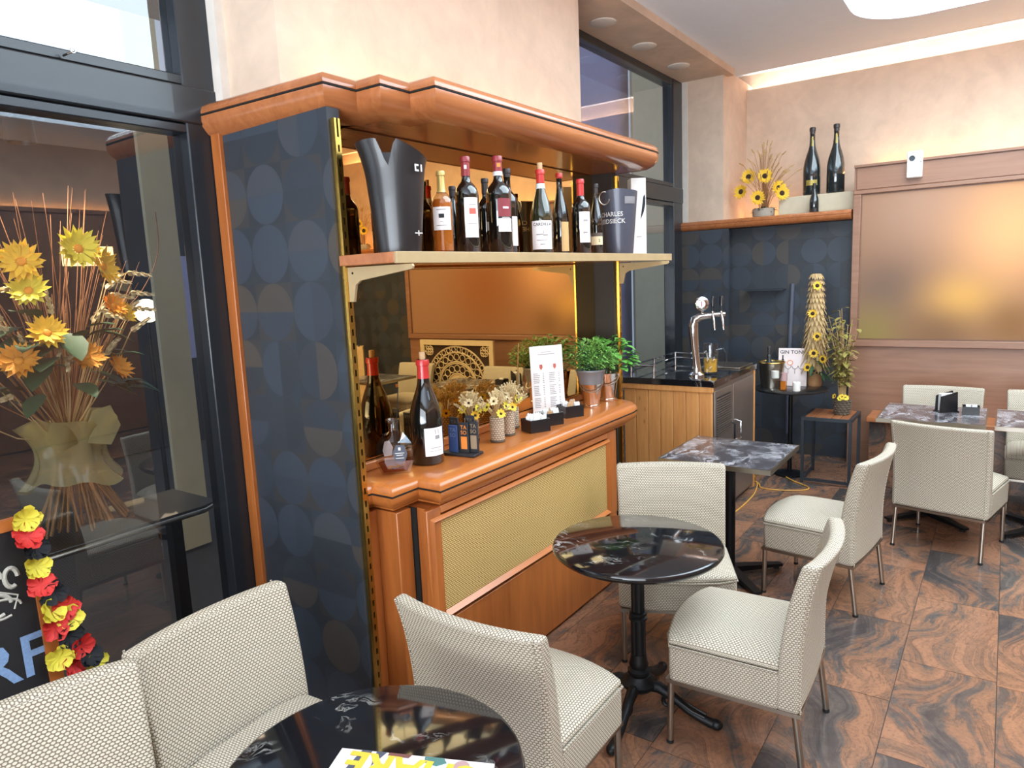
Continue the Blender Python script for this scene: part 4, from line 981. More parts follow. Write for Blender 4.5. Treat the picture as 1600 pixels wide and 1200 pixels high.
# ================================================================ CHAIRS
def make_chair():
    t = thing('woven_chair', 'x', 'chair', (0, 0, 0), 0, 'cream woven chairs')
    def bx(v): return -0.222-0.018*v-0.078*v**2.4
    def back(sgn):
        def f(u, v):
            w = 2*u-1; hw = 0.262+0.010*v**3; th = 0.078-0.026*v
            return (bx(v)+0.040*w*w*(0.25+0.75*v)+sgn*th/2, w*hw, 0.266+0.545*v)
        return f
    MB().slab(14, 12, back(1), back(-1)).build('backrest', 'weave', t, 0.014, 3, uv=True)
    P = [(-0.185, -0.262), (-0.185, 0.262), (0.205, 0.262), (0.238, 0.18), (0.252, 0.06), (0.252, -0.06), (0.238, -0.18), (0.205, -0.262)]
    MB().prism(list(reversed(P)), 0.266, 0.404).build('seat_base', 'weave', t, 0.012, 2, uv=True)
    def cush(top):
        def f(u, v):
            w = 2*v-1; x0 = -0.183; x1 = 0.212+0.045*(1-w*w); x = x0+(x1-x0)*u
            e = (1-abs(w)**4)*(1-max(0, (u-0.55)/0.45)**3*0.75)
            return (x, w*0.258, 0.408+(0.022+0.036*e if top else 0.0))
        return f
    MB().slab(12, 12, cush(True), cush(False)).build('cushion', 'weave', t, 0.012, 3, uv=True)
    pp = [(-0.18, 0.262), (0.206, 0.263), (0.240, 0.18), (0.255, 0.06), (0.255, -0.06), (0.240, -0.18), (0.206, -0.263), (-0.18, -0.262)]
    MB().tube([(a, b, 0.407) for a, b in pp], 0.0045, 6).build('piping', 'weave', t, uv=True)
    for q in (0.035, 0.965): MB().tube([(back(-1)(q, v/10)[0]-0.001, back(-1)(q, v/10)[1], back(-1)(0, v/10)[2]) for v in range(0, 11)], 0.0035, 6).build('back_piping', 'weave', t, uv=True)
    MB().box(-0.255, 0.225, 0.230, 0.252, 0.250, 0.265).box(-0.255, 0.225, -0.252, -0.230, 0.250, 0.265).box(-0.255, -0.235, -0.230, 0.230, 0.250, 0.265).box(0.205, 0.225, -0.230, 0.230, 0.250, 0.265).build('seat_frame', 'steel', t)
    for a, b, dx in ((0.208, 0.238, 0.004), (0.208, -0.238, 0.004), (-0.235, 0.238, -0.030), (-0.235, -0.238, -0.030)):
        l = MB().tube([(a, b, 0.252), (a+dx, b*1.01, 0.012)], 0.0125, 12).build('leg', 'steel', t)
        MB().tube([(a+dx, b*1.01, 0.013), (a+dx*1.05, b*1.01, 0.0)], 0.0135, 12).build('foot_cap', 'rubber', l)
    return t
ch = make_chair()
ch.location = (2.575, 0.769, 0); ch.rotation_euler.z = math.radians(92.4); ch['label'] = 'cream woven chair in front, turned sideways to the middle round table'
D2 = math.radians
place(ch, (4.0, 0.784, 0), D2(82.8), 'cream woven chair pulled up to the square marble table, seen from its side')
place(ch, (5.068, 0.228, 0), D2(-12.1), 'cream woven chair seen from behind at the far marble table')
place(ch, (3.048, 1.244, 0), D2(205.6), 'cream woven chair facing us behind the middle round table, beside the bar')
place(ch, (1.772, 1.257, 0), D2(0.0), 'cream woven chair seen from behind in front of the bar, between the two round tables')
place(ch, (1.124, 1.657, 0), D2(273.9), 'cream woven chair with its back to the window, beside the circle wallpaper')
place(ch, (0.54, 1.64, 0), D2(262.0), 'cream woven chair at the bottom left corner, in front of the chalkboard')
place(ch, (6.02, 0.37, 0), D2(180), 'cream woven chair facing us on the far side of the napkin table')
place(ch, (6.02, -0.31, 0), D2(180), 'cream woven chair cut by the right edge, behind the far right table')
place(ch, (6.02, -1.62, 0), D2(180), 'cream woven chair seen only in the mirror, by the carved panel')
place(ch, (4.95, -1.5, 0), D2(0), 'cream woven chair seen only in the mirror, with its back to us')

# ================================================================ TABLES
def fluted(m, r, z0, z1, n=12, d=0.1):
    vs = []; k = n*4
    for z in (z0, z1):
        for i in range(k):
            a = 2*PI*i/k; q = r*(1-d*abs(math.cos(n*a/2))); vs.append((q*math.cos(a), q*math.sin(a), z))
    m.add(vs, [(i, (i+1) % k, k+(i+1) % k, k+i) for i in range(k)])
def bistro(lab, loc, rz):
    t = thing('bistro_table', lab, 'table', loc, rz, 'round black marble bistro tables')
    R = 0.336
    MB().lathe([(0, 0.688), (R-0.03, 0.688), (R-0.012, 0.691), (R-0.006, 0.697), (R-0.003, 0.700), (R, 0.706), (R, 0.712), (R-0.004, 0.719), (R-0.012, 0.7225), (0, 0.7225)], 72).build('top', 'marble_black', t, sharp=30)
    m = MB().lathe([(0, 0.676), (0.17, 0.676), (0.17, 0.687), (0, 0.687)], 24); m.build('mount_plate', 'cast_iron', t)
    m = MB(); fluted(m, 0.027, 0.42, 0.676); fluted(m, 0.030, 0.20, 0.42)
    m.lathe([(0.028, 0.395), (0.038, 0.400), (0.038, 0.408), (0.030, 0.412), (0.036, 0.420), (0.036, 0.428), (0.028, 0.434)], 20)
    m.lathe([(0.030, 0.16), (0.044, 0.165), (0.046, 0.18), (0.034, 0.19), (0.040, 0.205), (0.036, 0.22), (0.031, 0.25)], 20)
    m.lathe([(0.02, 0.09), (0.05, 0.095), (0.072, 0.115), (0.075, 0.13), (0.055, 0.145), (0.046, 0.16), (0.03, 0.165)], 24); m.build('column', 'cast_iron', t)
    for k in range(4):
        a = k*PI/2+0.1; ca, sa = math.cos(a), math.sin(a); m = MB().at((0, 0, 0), a)
        m.tube([(0.03, 0, 0.115), (0.085, 0, 0.12), (0.14, 0, 0.095), (0.20, 0, 0.055), (0.255, 0, 0.032), (0.30, 0, 0.022)], [0.022, 0.024, 0.020, 0.018, 0.018, 0.021], 10)
        m.tube([(0.12+0.03*math.cos(q)*(1-q/9), 0, 0.065+0.03*math.sin(q)*(1-q/9)) for q in [k2*0.6 for k2 in range(12)]], 0.009, 8)
        m.ball((0.312, 0, 0.022), 0.022, 1.2, 1, 1.0, 12, 8)
        m.tube([(0.17, 0.012, 0.085), (0.22, 0.014, 0.06), (0.27, 0.012, 0.046)], 0.006, 6).tube([(0.17, -0.012, 0.085), (0.22, -0.014, 0.06), (0.27, -0.012, 0.046)], 0.006, 6)
        m.build('foot', 'cast_iron', t)
    return t
bistro('round black marble bistro table with cast iron base in the middle of the room', (2.455, 1.158, 0), D2(-90))
t1 = bistro('round black marble table at the bottom edge carrying a magazine', (0.956, 1.093, 0), D2(-60))
def square(lab, loc, rz=0.0, hx=0.31):
    t = thing('square_table', lab, 'table', loc, rz, 'square grey marble tables')
    MB().box(-hx+0.008, hx-0.008, -0.302, 0.302, 0.715, 0.7415).build('top', 'marble_slate', t)
    m = MB(); h2 = hx; m.box(-h2, h2, 0.302, 0.310, 0.716, 0.742).box(-h2, h2, -0.310, -0.302, 0.716, 0.742).box(-h2, -h2+0.008, -0.302, 0.302, 0.716, 0.742).box(h2-0.008, h2, -0.302, 0.302, 0.716, 0.742); m.build('edge_band', 'steel', t)
    MB().box(-0.14, 0.14, -0.03, 0.03, 0.700, 0.7148).box(-0.03, 0.03, -0.14, 0.14, 0.7, 0.7148).build('mount_plate', 'black_metal', t)
    MB().cyl(0.032, 0.03, 0.702, 20).build('column', 'black_metal', t)
    m = MB()
    for k in range(4):
        m.at((0, 0, 0), k*PI/2+PI/4); m.add([(0.02, -0.03, 0.018), (0.02, 0.03, 0.018), (0.33, 0.022, 0.018), (0.33, -0.022, 0.018), (0.02, -0.03, 0.055), (0.02, 0.03, 0.055), (0.33, 0.022, 0.032), (0.33, -0.022, 0.032)],
              [(0, 3, 2, 1), (4, 5, 6, 7), (0, 1, 5, 4), (1, 2, 6, 5), (2, 3, 7, 6), (3, 0, 4, 7)])
    m.build('base', 'black_metal', t)
    for k in range(4): MB().at((0.30*math.cos(k*PI/2+PI/4), 0.30*math.sin(k*PI/2+PI/4), 0)).cyl(0.018, 0.0, 0.019, 12).build('foot', 'rubber', t)
    return t
square('square grey marble table between the pine cabinet and the middle chairs', (3.935, 1.262, 0), 0.0)
square('square marble table with napkins in front of the far wall', (5.53, 0.375, 0), 0.0)
square('square marble table at the right edge beyond the napkin table', (5.53, -0.29, 0), 0.0)
square('square marble table seen only in the mirror', (5.5, -1.5, 0), 0.0)
# magazine on the near table, turned towards the window
mz = thing('magazine', 'printed magazine with yellow block letters lying upside down on the near table', 'magazine', (0.0, 0.0, 0.7228), 0.0)
ang = math.atan2(0.87-1.201, 1.105-0.964); mz.location = (0.964, 1.201, 0.7228); mz.rotation_euler = (0, 0, ang)
def flat(P, z=0.0072): return MB().add([(x, y, z) for x, y in P], [tuple(range(len(P)))])
MB().box(0.0, 0.36, -0.27, 0.0, 0.0, 0.004).build('pages', 'paper', mz)
MB().box(0.0, 0.36, -0.27, 0.0, 0.004, 0.0062).build('cover', 'paper_pink', mz)
for P, c in (([(0.05, 0), (0.075, 0), (0.06, -0.10), (0.03, -0.10)], 'mag_slate'), ([(0.085, 0), (0.11, 0), (0.09, -0.05)], 'mag_slate'), ([(0.115, 0), (0.17, 0), (0.165, -0.012), (0.115, -0.01)], 'mag_brown'),
             ([(0.075, -0.07), (0.11, -0.008), (0.28, -0.012), (0.28, -0.14), (0.075, -0.14)], 'mag_grey'), ([(0.20, 0), (0.245, 0), (0.255, -0.015), (0.235, -0.028), (0.205, -0.02)], 'mag_teal')):
    flat(P, 0.0066 if c == 'mag_grey' else 0.0070).build('picture_patch', c, mz)
MB().at((0.29, -0.02, 0.0066)).lathe([(0, 0), (0.018, 0), (0.018, 0.0006), (0, 0.0006)], 16).build('picture_patch', 'mag_rose', mz)
m = MB(); m.m = Matrix.Translation((0.175, -0.045, 0.0074)) @ Matrix.Rotation(PI-0.04, 4, 'Z') @ Matrix.Rotation(PI/2, 4, 'X') @ Matrix.Rotation(PI, 4, 'X') @ Matrix.Rotation(PI, 4, 'X'); 
m.m = Matrix.Translation((0.175, -0.045, 0.0074)) @ Matrix.Rotation(PI-0.04, 4, 'Z') @ Matrix.Rotation(-PI/2, 4, 'X')
m.text('SHARE', 0.10, bold=0.03); m.build('lettering', 'mag_yellow', mz, flip=True)
# napkins and caddy
t = thing('napkin_holder', 'black napkin holder with white paper napkins on the far marble table', 'napkin holder', (5.63, 0.305, 0.7425), face_cam(5.63, 0.305)+0.5)
for sy in (-0.03, 0.03): MB().at((0, sy, 0)).add([(-0.06, -0.003, 0), (0.06, -0.003, 0), (0.055, -0.003, 0.14), (-0.055, -0.003, 0.11), (-0.06, 0.003, 0), (0.06, 0.003, 0), (0.055, 0.003, 0.14), (-0.055, 0.003, 0.11)], [(0, 1, 2, 3), (7, 6, 5, 4), (0, 4, 5, 1), (1, 5, 6, 2), (2, 6, 7, 3), (3, 7, 4, 0)]).build('side_plate', 'black_plastic', t)
MB().box(-0.065, 0.065, -0.04, 0.04, 0, 0.006).build('base', 'black_plastic', t)
MB().box(-0.045, 0.045, -0.020, 0.020, 0.007, 0.125).build('napkins', 'sachet_white', t)
t = thing('sugar_caddy', 'small black caddy with sachets beside the napkin holder', 'caddy', (5.59, 0.160, 0.7425), face_cam(5.59, 0.16))
MB().box(-0.05, 0.05, -0.045, -0.041, 0, 0.055).box(-0.05, 0.05, 0.041, 0.045, 0, 0.055).box(-0.05, -0.046, -0.041, 0.041, 0, 0.055).box(0.046, 0.05, -0.041, 0.041, 0, 0.055).box(-0.046, 0.046, -0.041, 0.041, 0, 0.004).build('box', 'black_plastic', t)
MB().box(-0.03, 0.0, -0.02, 0.0, 0.005, 0.065).box(0.005, 0.035, 0.0, 0.02, 0.005, 0.062).build('sachets', 'sachet_white', t)
# ================================================================ FAR CORNER: round stand table with drinks display
t = thing('stand_table', 'small round black stand table in the far corner before the wallpaper', 'table', (6.20, 1.47, 0))
MB().lathe([(0, 0.742), (0.285, 0.742), (0.295, 0.75), (0.295, 0.757), (0.288, 0.762), (0, 0.762)], 48).build('top', 'black_plastic', t, sharp=40)
MB().lathe([(0.02, 0.02), (0.018, 0.25), (0.028, 0.26), (0.028, 0.28), (0.018, 0.29), (0.018, 0.742)], 16).build('column', 'black_metal', t)
MB().lathe([(0, 0), (0.125, 0), (0.125, 0.012), (0.03, 0.03), (0, 0.03)], 32).build('base', 'black_metal', t)
TZ = 0.7625
t = thing('ice_bucket', 'brass rimmed steel ice bucket holding a bottle on the stand table', 'ice bucket', (6.16, 1.62, TZ))
open_shell(lambda a, z: ((0.085+0.02*z/0.2)*math.cos(a), (0.085+0.02*z/0.2)*math.sin(a)), lambda a: 0.215, 32, 4).build('shell', 'steel', t)
MB().tube([(0.107*math.cos(q), 0.107*math.sin(q), 0.217) for q in [2*PI*k/32 for k in range(33)]], 0.006, 8).build('rim', 'brass', t)
bottle('dark sparkling wine bottle standing in the ice bucket', (6.17, 1.645, TZ+0.01), 0.34, 0.04, 'champagne', 'bottle_teal', 'capsule_dark', 0.8, group=None)
t = thing('candle_goblet', 'clear goblet holding a white pillar candle before the ice bucket', 'candle holder', (5.985, 1.545, TZ))
MB().lathe([(0, 0), (0.045, 0), (0.047, 0.003), (0.01, 0.012), (0.008, 0.05), (0.022, 0.075), (0.028, 0.09), (0.046, 0.105), (0.055, 0.13), (0.055, 0.175), (0.052, 0.175), (0.051, 0.13), (0.042, 0.11), (0, 0.105)], 24).build('goblet', 'clear_glass', t)
MB().lathe([(0, 0.107), (0.030, 0.107), (0.030, 0.165), (0, 0.167)], 20).build('candle', 'wax', t)
t = thing('pillar_candle', 'short white pillar candle on the stand table before the sign', 'candle', (6.03, 1.385, TZ))
MB().lathe([(0, 0), (0.030, 0), (0.031, 0.003), (0.031, 0.070), (0.027, 0.074), (0, 0.070)], 20).build('wax', 'wax', t); MB().tube([(0, 0, 0.068), (0.002, 0, 0.080)], 0.0012, 5).build('wick', 'ink', t)
t = thing('drinks_sign', 'white printed sign board headed GIN TONIC on the stand table', 'sign', (6.27, 1.478, TZ), face_cam(6.27, 1.478)-0.1)
MB().at((0, 0, 0), rx=-0.12).box(-0.115, 0.115, 0, 0.005, 0, 0.325).build('board', 'paper_pink', t, 0.002)
m = MB().at((0.02, -0.001, 0.287), rx=-0.12); m.m = Matrix.Rotation(-0.12, 4, 'X') @ Matrix.Translation((0.008, -0.0012, 0.29)); m.text('GIN TONIC', 0.043); m.build('lettering', 'ink', t, flip=True)
m = MB(); m.m = Matrix.Rotation(-0.12, 4, 'X'); m.box(-0.085, -0.075, -0.001, 0, 0.225, 0.265).box(-0.088, -0.070, -0.001, 0, 0.185, 0.23); m.build('bottle_print', 'ink', t)
m = MB(); m.m = Matrix.Rotation(-0.12, 4, 'X')
for cx in (-0.035, 0.02, 0.07):
    m.tube([(cx+0.024*math.cos(q), -0.0015, 0.175+0.028*math.sin(q)) for q in [PI+PI*k/10 for k in range(11)]], 0.0018, 5); m.tube([(cx, -0.0015, 0.147), (cx, -0.0015, 0.105)], 0.0014, 5)
m.build('glass_print', 'gunmetal', t)
m = MB(); m.m = Matrix.Rotation(-0.12, 4, 'X'); m.tube([(-0.02+0.022*math.cos(q), -0.0015, 0.20+0.02*math.sin(q)) for q in [2*PI*k/12 for k in range(13)]], 0.003, 5); m.build('fruit_print', 'tag_orange', t)
t = thing('spirit_miniature', 'small spirit bottle with pale label beside the sign', 'bottle', (6.06, 1.495, TZ))
MB().box(-0.022, 0.022, -0.022, 0.022, 0, 0.075).build('body', 'amber_wine', t, 0.004); MB().lathe([(0.03, 0.076), (0.03, 0.14), (0, 0.14)], 16).build('cap', 'mag_rose', t)
# topiary of corn husks
t = thing('husk_topiary', 'tall column of dried husks dotted with small sunflowers on a log base', 'dried flowers', (6.355, 1.315, TZ))
MB().lathe([(0, 0), (0.055, 0), (0.06, 0.02), (0.05, 0.17), (0, 0.17)], 16).build('log', 'twig', t)
MB().lathe([(0.07, 0.15), (0.075, 0.3), (0.05, 0.8), (0.025, 0.9), (0, 0.9)], 14).build('core', 'husk', t)
m = MB()
for row in range(17):
    z = 0.16+row*0.0465; R = 0.115-0.0035*row
    for k in range(18):
        a = 2*PI*(k+0.5*(row % 2))/18+rnd.uniform(-0.1, 0.1); d = Vector((math.cos(a), math.sin(a), -0.55+rnd.uniform(-0.2, 0.25)))
        leaf(m, (R*0.45*math.cos(a), R*0.45*math.sin(a), z+0.045), d, R*0.75, 0.013, 0.7)
o = m.build('husks', 'husk', t, sharp=80, flip=True); o['kind'] = 'stuff'
fa = math.atan2(-1.335, -6.31)
for z, da in ((0.83, 0.1), (0.60, -0.3), (0.41, 0.15), (0.27, -0.1), (0.22, 0.55), (0.15, -0.5)):
    a = fa+da; R = 0.115-0.0035*(z-0.16)/0.0465; flower_parts(t, (R*math.cos(a), R*math.sin(a), z+0.02), (math.cos(a), math.sin(a), 0.15), 0.042, 11, 'petal', 0.4)
m = MB()
for k in range(7):
    a = fa+rnd.uniform(0.2, 1.5); ln = rnd.uniform(0.2, 0.36); z = rnd.uniform(0.15, 0.35)
    m.tube([(0.06*math.cos(a), 0.06*math.sin(a), z), (0.6*ln*math.cos(a), 0.6*ln*math.sin(a), z+0.13), (ln*math.cos(a), ln*math.sin(a), z+0.05)], 0.003, 5)
m.build('dry_stems', 'straw', t)
m = MB()
for k in range(14):
    a = fa+rnd.uniform(-0.3, 1.6); leaf(m, (0.05*math.cos(a), 0.05*math.sin(a), rnd.uniform(0.05, 0.25)), (math.cos(a), math.sin(a), rnd.uniform(-0.3, 0.8)), rnd.uniform(0.10, 0.18), 0.016, 0.4)
m.build('leaves', 'leaf_dark', t, sharp=80, flip=True)
# slatted side table and basket plant
t = thing('side_table', 'grey steel framed side table with slatted wooden top by the bench', 'table', (0, 0, 0))
X0, X1, Y0, Y1 = 5.99, 6.42, 0.955, 1.335
for a in (X0, X1-0.022):
    for b in (Y0, Y1-0.022): MB().box(a, a+0.022, b, b+0.022, 0, 0.53).build('leg', 'gunmetal', t)
MB().box(X0, X1, Y0, Y0+0.022, 0.53, 0.556).box(X0, X1, Y1-0.022, Y1, 0.53, 0.556).box(X0, X0+0.022, Y0+0.022, Y1-0.022, 0.53, 0.556).box(X1-0.022, X1, Y0+0.022, Y1-0.022, 0.53, 0.556).build('top_frame', 'gunmetal', t)
MB().box(X0+0.022, X1-0.022, Y0, Y0+0.022, 0.02, 0.042).box(X0+0.022, X1-0.022, Y1-0.022, Y1, 0.02, 0.042).box(X0, X0+0.022, Y0+0.022, Y1-0.022, 0.02, 0.042).build('bottom_frame', 'gunmetal', t)
for k in range(5):
    w = (Y1-Y0-0.05)/5; MB().box(X0+0.023, X1-0.023, Y0+0.025+k*w+0.002, Y0+0.025+(k+1)*w-0.002, 0.535, 0.558).build('slat', 'slat_wood', t, 0.002)
t = thing('basket_plant', 'tall yellowish leafy plant in a dark wicker basket on the slatted table', 'potted plant', (6.20, 1.065, 0.5585))
MB().lathe([(0, 0), (0.052, 0), (0.062, 0.06), (0.064, 0.125), (0.058, 0.125), (0.056, 0.06), (0, 0.05)], 20).build('basket', 'wicker', t)
bk = MB()
for r_i in range(6):
    for k in range(12):
        a = 2*PI*(k+0.5*(r_i % 2))/12; r = 0.054+0.010*r_i/6; bk.ball((r*math.cos(a)*1.03, r*math.sin(a)*1.03, 0.012+r_i*0.02), 0.011, 1, 1, 0.6, 6, 4)
bk.build('weave', 'wicker', t)
m = MB(); st = MB()
for k in range(46):
    a = rnd.uniform(0, 2*PI); s = rnd.uniform(0.1, 1); hh = rnd.uniform(0.2, 0.82); top = Vector((0.13*s*math.cos(a)*hh/0.6, 0.13*s*math.sin(a)*hh/0.6, 0.1+hh))
    st.tube([(0.02*math.cos(a), 0.02*math.sin(a), 0.08), (top.x*0.4, top.y*0.4, 0.1+hh*0.6), tuple(top)], 0.0022, 5, False)
    for q in range(6):
        p = Vector((top.x*(0.4+0.1*q), top.y*(0.4+0.1*q), 0.1+hh*(0.55+0.09*q))); b = a+rnd.uniform(-1.6, 1.6); leaf(m, p, (math.cos(b), math.sin(b), rnd.uniform(-0.2, 0.7)), rnd.uniform(0.05, 0.10), rnd.uniform(0.012, 0.022), 0.3)
plain('leaf_olive', (138, 126, 62), 0.6, var=0.35, scale=40)
st.build('stems', 'straw', t); m.build('leaves', 'leaf_olive', t, sharp=80, flip=True)
for k in range(5):
    a = PI+rnd.uniform(-0.9, 0.9); flower_parts(t, (0.07*math.cos(a), 0.07*math.sin(a), 0.13+rnd.uniform(0, 0.03)), (math.cos(a), math.sin(a), 0.4), 0.026, 9, 'petal_lemon' if k % 2 else 'petal', 0.3)
# yellow extension cord
P = [(5.66, 1.60, 0.30), (5.70, 1.60, 0.22), (5.84, 1.66, 0.02), (5.95, 1.70, 0.006), (6.15, 1.70, 0.006), (6.32, 1.64, 0.006), (6.18, 1.55, 0.006), (5.98, 1.38, 0.006), (5.86, 1.24, 0.006), (5.76, 1.26, 0.006), (5.68, 1.42, 0.006), (5.68, 1.56, 0.006), (5.78, 1.61, 0.006), (5.84, 1.67, 0.006), (5.80, 1.63, 0.006), (5.55, 1.575, 0.006), (5.35, 1.56, 0.006), (5.12, 1.56, 0.006), (4.9, 1.57, 0.006)]
def smooth(P, n=5):
    out = []; Q = [Vector(p) for p in P]
    for i in range(len(Q)-1):
        p0, p1, p2, p3 = Q[max(i-1, 0)], Q[i], Q[i+1], Q[min(i+2, len(Q)-1)]
        for k in range(n):
            s = k/n; out.append(0.5*((2*p1)+(-p0+p2)*s+(2*p0-5*p1+4*p2-p3)*s*s+(-p0+3*p1-3*p2+p3)*s**3))
    out.append(Q[-1]); return out
o = MB().tube(smooth(P), 0.005, 6).build('extension_cord', 'cord_yellow'); tag(o, 'yellow extension cord looping across the floor beside the beer cabinet', 'cord')
# thin glass shelf and bamboo cane against the wallpaper
t = thing('glass_shelf', 'small thin glass shelf on the recessed circle wallpaper', 'shelf', (0, 0, 0)); MB().box(6.78, 6.94, 1.70, 2.05, 1.565, 1.572).build('plate', 'gunmetal', t)
o = MB().tube([(6.90, 1.66, 0.2), (6.91, 1.66, 0.9), (6.92, 1.64, 1.62)], 0.022, 10).build('bamboo_cane', 'mag_slate'); tag(o, 'dark bamboo cane leaning against the circle wallpaper', 'cane')

# ================================================================ ON THE LEDGE AND THE PANELLING
LZ = 2.2455
t = thing('sunflower_pot', 'dried sunflowers and grasses in a stone pot on the ledge', 'flower arrangement', (7.0, 1.935, LZ))
def sunpot(t):
    MB().lathe([(0, 0), (0.085, 0), (0.10, 0.02), (0.10, 0.085), (0.09, 0.085), (0.085, 0.06), (0, 0.06)], 24).build('pot', 'concrete', t)
    m = MB(); st = MB()
    for k in range(60):
        a = rnd.uniform(0, 2*PI); s = rnd.uniform(0.1, 1.0); h = rnd.uniform(0.25, 0.62)*(1.1-0.4*s); e = Vector((0.30*s*math.cos(a)*0.7, (0.32 if math.sin(a) < 0 else 0.22)*s*math.sin(a), 0.06+h))
        st.tube([(0.03*math.cos(a), 0.03*math.sin(a), 0.06), (e.x*0.4, e.y*0.4, 0.06+h*0.6), tuple(e)], 0.0016, 4, False); ear(m, e, (e.x, e.y, 0.12), 0.05, 0.008)
    st.build('stems', 'twig', t); m.build('grass_ears', 'straw', t)
    mm = MB()
    for k in range(24):
        a = rnd.uniform(0, 2*PI); leaf(mm, (0.03*math.cos(a), 0.03*math.sin(a), 0.07), (math.cos(a), math.sin(a), rnd.uniform(0.0, 0.9)), rnd.uniform(0.08, 0.13), 0.02, 0.4)
    mm.build('leaves', 'leaf_dark', t, sharp=80, flip=True)
sunpot(t)
for y, z, w in ((2.05, 2.63, -0.2), (1.90, 2.62, 0.1), (2.12, 2.50, -0.6), (1.745, 2.45, 0.7), (1.965, 2.43, 0.1), (1.775, 2.50, 0.9)):
    flower_parts(t, (-0.09, y-1.935, z-LZ), (-1, -w*0.8-0.25, 0.1), 0.078, 16, 'petal', 0.32, rows=2)
t = thing('sunflower_pot', 'dried sunflower arrangement in the corner seen only in the mirror', 'flower arrangement', (7.0, -3.15, LZ)); sunpot(t)
for y, z in ((-0.12, 0.38), (0.05, 0.36), (0.14, 0.26), (-0.05, 0.2), (-0.2, 0.24)): flower_parts(t, (-0.09, y, z), (-1, 0.5, 0.1), 0.07, 16, 'petal', 0.42, rows=2)
o = MB().box(6.98, 7.14, 1.135, 1.79, LZ, 2.415).build('display_box', 'cream_paint', None, 0.003); tag(o, 'low cream display box on the ledge under the two tall bottles', 'box')
for y, lab in ((1.520, 'tall dark magnum with gold oval label, left of the pair on the ledge'), (1.318, 'tall plain dark magnum, right of the pair on the ledge')):
    bottle(lab, (7.055, y, 2.4155), 0.60, 0.076, 'champagne', 'bottle_teal', 'capsule_dark', 0.90, [(0.14, 0.22, -0.65, 0.65, 'foil_olive')] if y > 1.4 else (), group='magnums on the ledge', marks=[(0.72, 0.86, -0.3, 0.3, 'foil_olive')])
bottle('small dark sparkling wine bottle on the ledge before the display box', (6.90, 1.462, LZ), 0.262, 0.040, 'champagne', 'bottle_teal', 'capsule_dark', 0.8, group=None)
t = thing('air_freshener', 'white wall mounted air freshener dispenser on the panelling rail', 'dispenser', (6.77, 0.668, 2.45))
MB().box(-0.035, 0.028, -0.057, 0.057, 0, 0.212).build('case', 'purifier', t, 0.012, 3)
MB().at((-0.036, 0.018, 0.155), ry=-PI/2).lathe([(0, 0), (0.022, 0), (0.022, 0.004), (0.014, 0.004), (0.012, -0.001), (0, -0.001)], 20).build('nozzle', 'gunmetal', t)
MB().at((-0.036, -0.045, 0.12), ry=-PI/2).cyl(0.004, 0, 0.003, 8).build('button', 'gunmetal', t)

# ================================================================ SEEN IN THE MIRROR: carved panel and martini sculpture
t = thing('carved_panel', 'square pale carved openwork panel with a round pattern, leaning by the bench', 'panel', (6.38, -1.06, 0), PI/2*-1)
m = MB(); a = 0.55; m.box(-a, a, -0.015, 0.015, 0.0, 0.06).box(-a, a, -0.015, 0.015, 1.03, 1.09).box(-a, -a+0.06, -0.015, 0.015, 0.06, 1.03).box(a-0.06, a, -0.015, 0.015, 0.06, 1.03); m.build('frame', 'carved', t)
MB().box(-a+0.05, a-0.05, 0.012, 0.02, 0.05, 1.04).build('backing', 'seed', t)
m = MB(); c = 0.545
for R in (0.13, 0.15, 0.27, 0.29, 0.40, 0.47):
    m.tube([(R*math.cos(q), 0, c+R*math.sin(q)) for q in [2*PI*k/40 for k in range(41)]], 0.009, 5, False)
for R, n_, r_l in ((0.21, 16, 0.042), (0.345, 24, 0.04), (0.435, 34, 0.03)):
    for k in range(n_):
        q = 2*PI*k/n_; cx, cz = R*math.cos(q), c+R*math.sin(q)
        m.tube([(cx+r_l*math.cos(w), 0, cz+r_l*math.sin(w)) for w in [2*PI*j/8 for j in range(9)]], 0.006, 4, False)
for sx in (-1, 1):
    for sz in (-1, 1):
        for k in range(5):
            q = rnd.uniform(0, 6); cx, cz = sx*(0.40+0.03*(k % 3)), c+sz*(0.40+0.03*(k//2)); m.tube([(cx+0.04*math.cos(w), 0, cz+0.04*math.sin(w)) for w in [2*PI*j/8 for j in range(9)]], 0.007, 4, False)
m.build('carving', 'carved', t)
MB().at((0, 0, c), rx=PI/2).lathe([(0, -0.01), (0.12, -0.01), (0.12, 0.01), (0.07, 0.02), (0, 0.02)], 28).build('rosette', 'carved', t)
t = thing('martini_sculpture', 'metal martini glass figure on a wooden block, seen only in the mirror', 'sculpture', (6.55, -2.95, 0), face_cam(6.55, 4.23+2.95))
MB().box(-0.10, 0.10, -0.10, 0.10, 0.0, 0.96).build('block', 'pale_wood', t, 0.004)
MB().tube([(-0.11, 0, 1.20), (0.0, 0, 1.07), (0.11, 0, 1.20), (-0.11, 0, 1.20)], 0.012, 6).tube([(0, 0, 1.07), (0, 0, 0.98)], 0.02, 8).tube([(-0.06, 0, 1.2), (-0.12, 0, 1.27)], 0.012, 6).tube([(0.05, 0, 1.2), (0.13, 0, 1.27)], 0.012, 6).build('glass_outline', 'steel', t)
MB().lathe([(0, 0.96), (0.06, 0.96), (0.05, 0.98), (0, 0.985)], 16).build('foot', 'steel', t)

